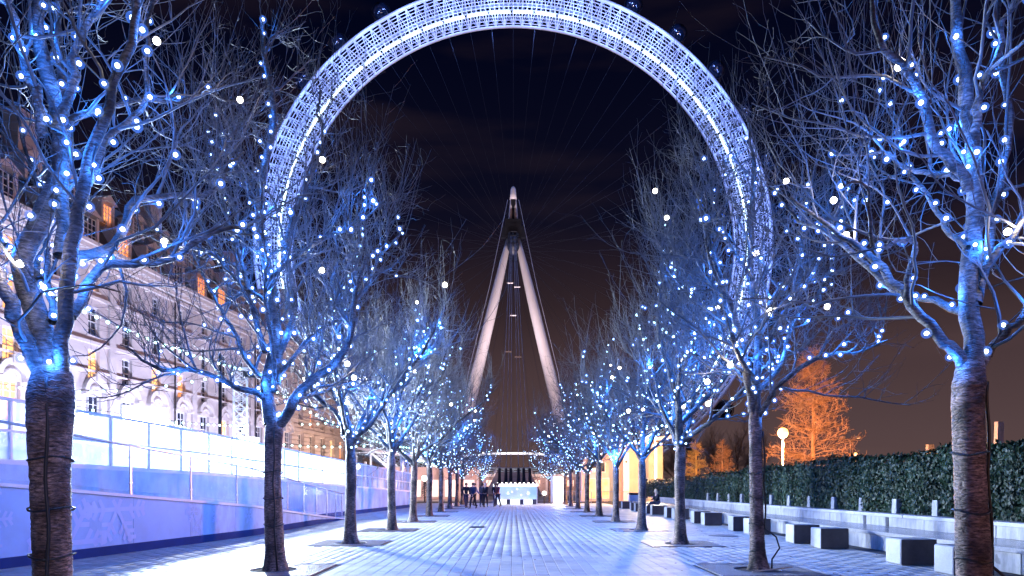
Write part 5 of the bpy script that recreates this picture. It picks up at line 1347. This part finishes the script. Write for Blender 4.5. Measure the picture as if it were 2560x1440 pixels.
# ------------------------------------------------------------------ people
def skin_obj(name, verts, edges, radii, m, parent, root=0, sub=1):
    me = bpy.data.meshes.new(name); me.from_pydata(verts, edges, []); me.update(); me.materials.append(m)
    o = bpy.data.objects.new(name, me); C.objects.link(o); o.parent = parent
    sk = o.modifiers.new('skin', 'SKIN'); sk.use_smooth_shade = True
    for i, v in enumerate(me.skin_vertices[0].data):
        r_ = radii[i]; v.radius = (r_, r_) if not hasattr(r_, '__len__') else r_; v.use_root = (i == root)
    s_ = o.modifiers.new('sub', 'SUBSURF'); s_.levels = sub; s_.render_levels = sub
    return o
skin_m = mat('skin', (0.55, 0.34, 0.27), 0.55, var=0.06)
def person(loc, rz, label, J, coat, legs_m, hair_m, long_hair=False, group=None, bag=None):
    t = thing('person', label, 'person', loc, rz, group)
    names = ['pelvis', 'waist', 'chest', 'neck', 'head', 'crown', 'shL', 'elL', 'wrL', 'haL', 'shR', 'elR', 'wrR', 'haR', 'hipL', 'knL', 'anL', 'toL', 'hipR', 'knR', 'anR', 'toR']
    V = [J[n] for n in names]; ix = {n: i for i, n in enumerate(names)}
    E = [('pelvis', 'waist'), ('waist', 'chest'), ('chest', 'neck'), ('neck', 'head'), ('head', 'crown'), ('chest', 'shL'), ('shL', 'elL'), ('elL', 'wrL'), ('wrL', 'haL'), ('chest', 'shR'), ('shR', 'elR'), ('elR', 'wrR'), ('wrR', 'haR'),
         ('pelvis', 'hipL'), ('hipL', 'knL'), ('knL', 'anL'), ('anL', 'toL'), ('pelvis', 'hipR'), ('hipR', 'knR'), ('knR', 'anR'), ('anR', 'toR')]
    rd = dict(pelvis=.11, waist=.10, chest=.12, neck=.052, head=.082, crown=.070, shL=.06, elL=.038, wrL=.027, haL=.030, shR=.06, elR=.038, wrR=.027, haR=.030, hipL=.085, knL=.055, anL=.038, toL=.035, hipR=.085, knR=.055, anR=.038, toR=.035)
    skin_obj('body', V, [(ix[a], ix[b]) for a, b in E], [rd[n] for n in names], skin_m, t, 0, 2)
    def sub_(name, ns, grow_, m_):
        i2 = {n: i for i, n in enumerate(ns)}; ee = [(i2[a], i2[b]) for a, b in E if a in i2 and b in i2]
        return skin_obj(name, [J[n] for n in ns], ee, [rd[n]+grow_ for n in ns], m_, t, 0, 1)
    sub_('coat', ['pelvis', 'waist', 'chest', 'shL', 'elL', 'wrL', 'shR', 'elR', 'wrR'], 0.035, coat)
    sub_('trousers', ['pelvis', 'hipL', 'knL', 'anL', 'hipR', 'knR', 'anR'], 0.02, legs_m)
    for s_ in 'LR':
        a, b_ = np.array(J['an'+s_]), np.array(J['to'+s_]); MB().tube([tuple(a+(a-b_)*0.3+np.array([0, 0, -0.03])), tuple(a*0.5+b_*0.5+np.array([0, 0, -0.01])), tuple(b_+(b_-a)*0.25)], [0.045, 0.05, 0.04], 8).build('shoe', dark_steel, t, smooth=True)
    h = np.array(J['head']); c = np.array(J['crown']); f = np.array(J.get('face', (0, -1, 0)), float); mid = (h+c)/2
    hb = MB().ball(tuple(mid-f*0.022+np.array([0, 0, 0.025])), 0.108, 12, 8, (1, 1, 1.12))
    if long_hair: hb.tube([tuple(mid-f*0.06), tuple(mid-f*0.10+np.array([0, 0, -0.14])), tuple(mid-f*0.11+np.array([0, 0, -0.26]))], [0.09, 0.08, 0.03], 8)
    hb.build('hair', hair_m, t, smooth=True)
    side = np.cross(f, (0, 0, 1)); fc = mid+f*0.088
    m = MB(); m.ball(tuple(fc+f*0.016+np.array([0, 0, -0.02])), 0.018, 6, 4); m.build('nose', skin_m, t)
    m = MB()
    for s_ in (-1, 1): m.ball(tuple(fc+side*0.032*s_+np.array([0, 0, 0.01])), 0.010, 6, 4)
    m.build('eyes', dark_steel, t)
    m = MB()
    for s_ in 'LR':
        wv, hv = np.array(J['wr'+s_]), np.array(J['ha'+s_]); d = unit(hv-wv)
        pr = unit(np.cross(d, (0.3, 0.2, 1)))
        for q in range(5): m.tube([tuple(hv+pr*(q-2)*0.014), tuple(hv+pr*(q-2)*0.017+d*(0.05 if q else 0.03)), tuple(hv+pr*(q-2)*0.017+d*(0.075 if q else 0.045)+np.array([0, 0, -0.012]))], [0.010, 0.009, 0.006], 5)
    m.build('fingers', skin_m, t)
    return t
def stand(stride=0.2, arm=0.12, lean=0.0):
    return dict(pelvis=(0, 0, 0.94), waist=(0, -lean*0.4, 1.12), chest=(0, -lean*0.8, 1.36), neck=(0, -lean, 1.50), head=(0, -lean-0.01, 1.60), crown=(0, -lean-0.01, 1.70),
        shL=(-0.19, -lean*0.9, 1.42), elL=(-0.215, arm-lean, 1.15), wrL=(-0.19, -0.02+arm*0.4-lean, 0.92), haL=(-0.18, -0.05+arm*0.4-lean, 0.84),
        shR=(0.19, -lean*0.9, 1.42), elR=(0.215, -arm*0.6-lean, 1.15), wrR=(0.17, -0.16-arm-lean, 0.95), haR=(0.16, -0.20-arm-lean, 0.88),
        hipL=(-0.10, 0, 0.88), knL=(-0.10, -stride*0.6-0.03, 0.50), anL=(-0.10, -stride, 0.09), toL=(-0.11, -stride-0.14, 0.04),
        hipR=(0.10, 0, 0.88), knR=(0.10, stride*0.3, 0.49), anR=(0.10, stride, 0.10), toR=(0.11, stride-0.13, 0.04))
sit = dict(pelvis=(0, 0, 0.10), waist=(0, -0.03, 0.27), chest=(0, -0.08, 0.49), neck=(0, -0.13, 0.63), head=(0, -0.16, 0.73), crown=(0, -0.17, 0.83),
    shL=(-0.18, -0.09, 0.55), elL=(-0.22, -0.18, 0.30), wrL=(-0.14, -0.38, 0.24), haL=(-0.09, -0.44, 0.24), shR=(0.18, -0.09, 0.55), elR=(0.22, -0.18, 0.30), wrR=(0.14, -0.38, 0.24), haR=(0.09, -0.44, 0.24),
    hipL=(-0.10, -0.05, 0.08), knL=(-0.11, -0.46, 0.10), anL=(-0.11, -0.52, -0.34), toL=(-0.11, -0.66, -0.40), hipR=(0.10, -0.05, 0.08), knR=(0.11, -0.46, 0.09), anR=(0.11, -0.58, -0.33), toR=(0.11, -0.72, -0.39))
dk = mat('dark_wool', (0.012, 0.012, 0.022), 0.9, var=0.3); dn = mat('dark_denim', (0.015, 0.02, 0.06), 0.8, var=0.2); mr_ = mat('maroon_wool', (0.10, 0.02, 0.035), 0.9); gy = mat('grey_wool', (0.10, 0.10, 0.12), 0.9)
bl = mat('blond_hair', (0.62, 0.50, 0.38), 0.6); bh = mat('brown_hair', (0.06, 0.035, 0.02), 0.6)
person((8.80, 41.5, 0.445), R(-75), 'seated person with pale hair and dark coat on the granite bench', sit, dk, dn, bl, True)
cm_ = mat('camel_wool', (0.20, 0.13, 0.08), 0.9); nv = mat('pale_blue_jacket', (0.12, 0.16, 0.30), 0.7)
crowd = [((-3.35, 48.5, 0), 0.3, 'walking person in a dark coat nearest to the rink-side tree trunks', dk, dn, bh, 0.26), ((-2.75, 47.0, 0), -0.4, 'person in dark navy striding at the front of the group', dn, dk, bh, 0.30),
         ((-2.30, 50.5, 0), 2.9, 'person in grey wool walking away in the middle of the group', gy, dn, bh, 0.18), ((-2.05, 50.2, 0), 2.5, 'person in black walking close beside the one in grey wool', dk, dk, bl, 0.1),
         ((-1.15, 51.5, 0), -0.9, 'person in a maroon coat between the group and the booth', mr_, dn, bh, 0.2), ((-1.45, 55.0, 0), 3.3, 'person in dark clothes standing closest to the blue booth', dk, dn, bh, 0.05),
         ((-3.05, 53.5, 0), 1.2, 'person in a pale blue jacket behind the walking group', nv, dn, bh, 0.15), ((-2.45, 55.5, 0), 0.2, 'person in a camel coat farthest back in the group', cm_, dk, bl, 0.22)]
for loc, rz, lb, c_, l_, h_, st in crowd: person(loc, rz, lb, stand(st, 0.1+st*0.3, 0.05), c_, l_, h_, st < 0.12, 'people walking in front of the booth')

# ------------------------------------------------------------------ street lamps and trees beyond the hedge
def street_lamp(loc, h, label, kind='single', power=0, col=(1.0, 0.36, 0.11), lit_=True, group='street lamps beyond the hedge', gsize=0.24, spot_at=None, spot_deg=75):
    t = thing('street_lamp', label, 'street lamp', loc, 0, group)
    MB().tube([(0, 0, 0), (0, 0, 1.0), (0, 0, 1.02), (0, 0, h-0.1)], [0.10, 0.10, 0.065, 0.05], 12).build('pole', mat('lamp_pole', (0.35, 0.33, 0.32), 0.5, var=0.1), t, smooth=True)
    em = emit('sodium_lamp' if col[2] < 0.3 else 'pale_lamp', (1.0, 0.42, 0.10) if col[2] < 0.3 else (1, 0.9, 0.75), 5.0)
    off_m = mat('lamp_globe_off', (0.6, 0.5, 0.45), 0.3)
    if kind == 'single':
        MB().ball((0, 0, h+gsize*0.8), gsize, 16, 10).build('globe', em, t, smooth=True)
        MB().lathe((0, 0, h+gsize*1.75), [(gsize*0.35, 0), (gsize*0.2, 0.05), (0.02, 0.09)], 16).build('cap', dark_steel, t)
    else:
        for s_ in (-1, 1):
            MB().tube([(0, 0, h-0.2), (s_*0.4, 0, h), (s_*0.7, 0, h+0.12)], 0.04, 8).build('arm', MATS['lamp_pole'], t)
            MB().lathe((s_*0.8, 0, h+0.05), [(0.30, 0), (0.34, 0.1), (0.22, 0.25), (0.04, 0.3)], 12).build('lamp_shade', off_m, t, smooth=True)
    if power and spot_at:
        l = lamp('lamp_beam', 'SPOT', (loc[0], loc[1], h-0.35), power*1.6, col, None, radius=0.2, spot=R(spot_deg), blend=0.8); aim(l, spot_at)
    elif power: lamp('lamp_light', 'POINT', (0, -0.3, h-0.45), power, col, t, radius=0.22)
    return t
so = W(1957, 1088, 56.0)
street_lamp((so[0], 56.0, 0), so[2]-0.15, 'bright orange street lamp glaring above the hedge beside the tall larch', 'single', P_ORANGE, gsize=0.42)
s2 = W(2139, 1137, 88.0); street_lamp((s2[0], 88, 0), s2[2]-0.1, 'small distant orange street lamp just above the hedge', 'single', 700, gsize=0.2)
s3 = W(2126, 1098, 70.0); street_lamp((s3[0], 70, 0), s3[2], 'unlit double-headed street lamp beside the larch', 'double')
s4 = W(1638, 1098, 57.0); street_lamp((s4[0], 57, 0), s4[2], 'tall thin lamp post shining warm light over the far paving', 'single', P_WARM, (1.0, 0.72, 0.42), gsize=0.14)
# the lamp behind the photographer that warms the nearest trunks
street_lamp((9.6, -5.5, 0), 4.6, 'warm street lamp standing behind the photographer beside the wall', 'single', P_BEHIND*2.7, (1.0, 0.44, 0.27), spot_at=(-1.0, 8.0, 0.6), spot_deg=66, group='street lamps on the plaza')
street_lamp((0.8, -5.0, 0), 5.5, 'added pale lamp behind the photographer that lights the ramp wall', 'single', P_BEHIND*2.8, (0.50, 0.58, 1.0), spot_at=(-9.5, 13, 0.3), group='street lamps on the plaza')  # unseen lamp, added to brighten the ramp wall
def conifer(loc, h, rad, label, m_, seed, nb=70, droop=-0.1, trunk_r=0.2, name='conifer_tree', base=0.08, dens=9, thick=0.02):
    rg = np.random.default_rng(seed); t = thing(name, label, 'tree', loc, rg.uniform(0, 6), 'trees beyond the hedge')
    MB().tube([(0, 0, 0), (0.05, 0, h*0.5), (0, 0, h)], [trunk_r, trunk_r*0.6, 0.03], 10).build('trunk', m_, t, smooth=True)
    u = np.sort(rg.uniform(0, 1, nb)); z = h*(base+(1-base)*u); az = rg.uniform(0, 6.28, nb); ln = rad*(1-u)**0.75*rg.uniform(0.75, 1.1, nb)+0.25
    S = np.stack([np.zeros(nb), np.zeros(nb), z], 1); Dv = np.stack([np.cos(az), np.sin(az), rg.uniform(0.15, 0.55, nb)], 1)
    BP = grow(rg, S, Dv, ln, 7, 0.05, droop*0.3); br = np.linspace(1, 0.25, 8)[None]*(thick*1.6*(ln/rad+0.3))[:, None]
    V1, F1 = batch_tubes(BP, br, 4)
    S, Dv, rr, tt = children(rg, BP, br, dens, 0.15, 1.0, 50, 14, 0.1)
    CP = grow(rg, S, Dv, rg.uniform(0.25, 0.8, len(tt))*rad/3.2, 4, 0.12, 0.02); c_r = np.linspace(1, 0.5, 5)[None]*np.full((len(tt), 1), thick*0.8)
    V2, F2 = batch_tubes(CP, c_r, 3)
    S, Dv, rr, tt = children(rg, CP, c_r, 5, 0.1, 1.0, 45, 15, 0.0)
    TP = grow(rg, S, Dv, rg.uniform(0.10, 0.35, len(tt))*rad/3.2, 2, 0.15, 0.02); t_r = np.linspace(1, 0.6, 3)[None]*np.full((len(tt), 1), thick*0.55)
    V3, F3 = batch_tubes(TP, t_r, 3)
    put('crown', mesh_np('crown', np.concatenate([V1, V2, V3]), np.concatenate([F1, F2+len(V1), F3+len(V1)+len(V2)])), m_, t, kind='stuff')
    return t
russet = mat('russet_twigs', (0.32, 0.20, 0.13), 0.8, var=0.3)
lx = W(2032, 1217, 66.0)
conifer((lx[0], 66, 0), 14.2, 5.2, 'tall feathery larch lit orange beside the street lamp', russet, 31, nb=130, dens=11, trunk_r=0.28, thick=0.026)
g1 = W(1740, 1217, 72.0); conifer((g1[0], 72, 0), 6.0, 1.9, 'small rounded tree glowing yellow-orange above the hedge', mat('yellow_twigs', (0.42, 0.30, 0.12), 0.8, var=0.3), 32, nb=90, dens=9, name='small_tree', thick=0.022)
g2 = W(1806, 1217, 72.0); conifer((g2[0], 72, 0), 6.1, 2.0, 'small pointed tree glowing orange beside the yellow one', russet, 33, nb=90, dens=9, name='small_tree', thick=0.022)
for (a, h, y_, sd, lb) in ((1690, 9, 100, 41, 'dim brown bare tree behind the thin lamp post'), (1780, 12, 110, 42, 'dim brown bare tree rising behind the two glowing small trees'), (1850, 13, 105, 43, 'dim brown bare tree just short of the orange lamp'), (2330, 8.0, 105, 44, 'dim rounded brown tree above the hedge beside the nearest hedge-side trunk'), (2600, 9.0, 100, 45, 'dim brown tree at the far end of the hedge line')):
    p = W(a, 1217, y_); v = variants[sd % 5]
    t = thing('bare_tree', lb, 'tree', (p[0], y_, 0), sd*1.3, 'bare trees in the dark park'); s_ = h/9.5; t.scale = (s_*1.3, s_*1.3, s_)
    put('trunk', v['trunk'], bark, t)
    for l in v['limbs']: put('limb', l, limb_bark, t)
    put('crown', v['crown'], twig_m, t, kind='stuff')
# potted fir by the shops
t = thing('small_fir', 'small dark pointed fir standing in front of the pink shopfront', 'tree', (W(1062, 1217, 68)[0], 68, 0))
MB().cyl((0, 0, 0), (0, 0, 0.5), 0.09, 8).build('trunk', bark, t)
rg = np.random.default_rng(61); m = MB()
for i in range(420):
    u_ = rg.random()**0.8; z = 0.35+1.9*u_; r_ = 0.55*(1-u_)*rg.uniform(0.6, 1.05)+0.02; a = rg.uniform(0, 6.28); c_ = (math.cos(a)*r_, math.sin(a)*r_, z); d_ = (math.cos(a)*0.16, math.sin(a)*0.16, -0.05)
    m.add([(c_[0]-d_[1]*0.4, c_[1]+d_[0]*0.4, z), (c_[0]+d_[1]*0.4, c_[1]-d_[0]*0.4, z), (c_[0]+d_[0], c_[1]+d_[1], z+d_[2])], [(0, 1, 2)])
m.build('crown', leaf_m, t, kind='stuff')
# obelisk stub and pale post above the hedge
p = W(2325, 1217, 60.0); t = thing('pale_pylon', 'short pale tapered pylon showing above the hedge', 'pylon', (p[0], 60, 0)); MB().box((0, 0, 2.6), (0.85, 0.6, 5.2), taper=0.6).build('shaft', granite, t); MB().box((0, 0, 0.15), (1.3, 1.0, 0.3)).build('base', granite, t)
p = W(2492, 1217, 40.0); t = thing('leaning_post', 'pale slanted post rising above the hedge behind the nearest hedge-side tree', 'post', (p[0], 40, 0))
o = MB().box((0, 0, 2.65), (0.36, 0.3, 5.3)).build('shaft', mat('pale_orange_post', (0.6, 0.5, 0.42), 0.6), t); o.rotation_euler = (0, R(1.5), 0); MB().box((0, 0, 0.1), (0.7, 0.7, 0.2)).build('base', granite, t)
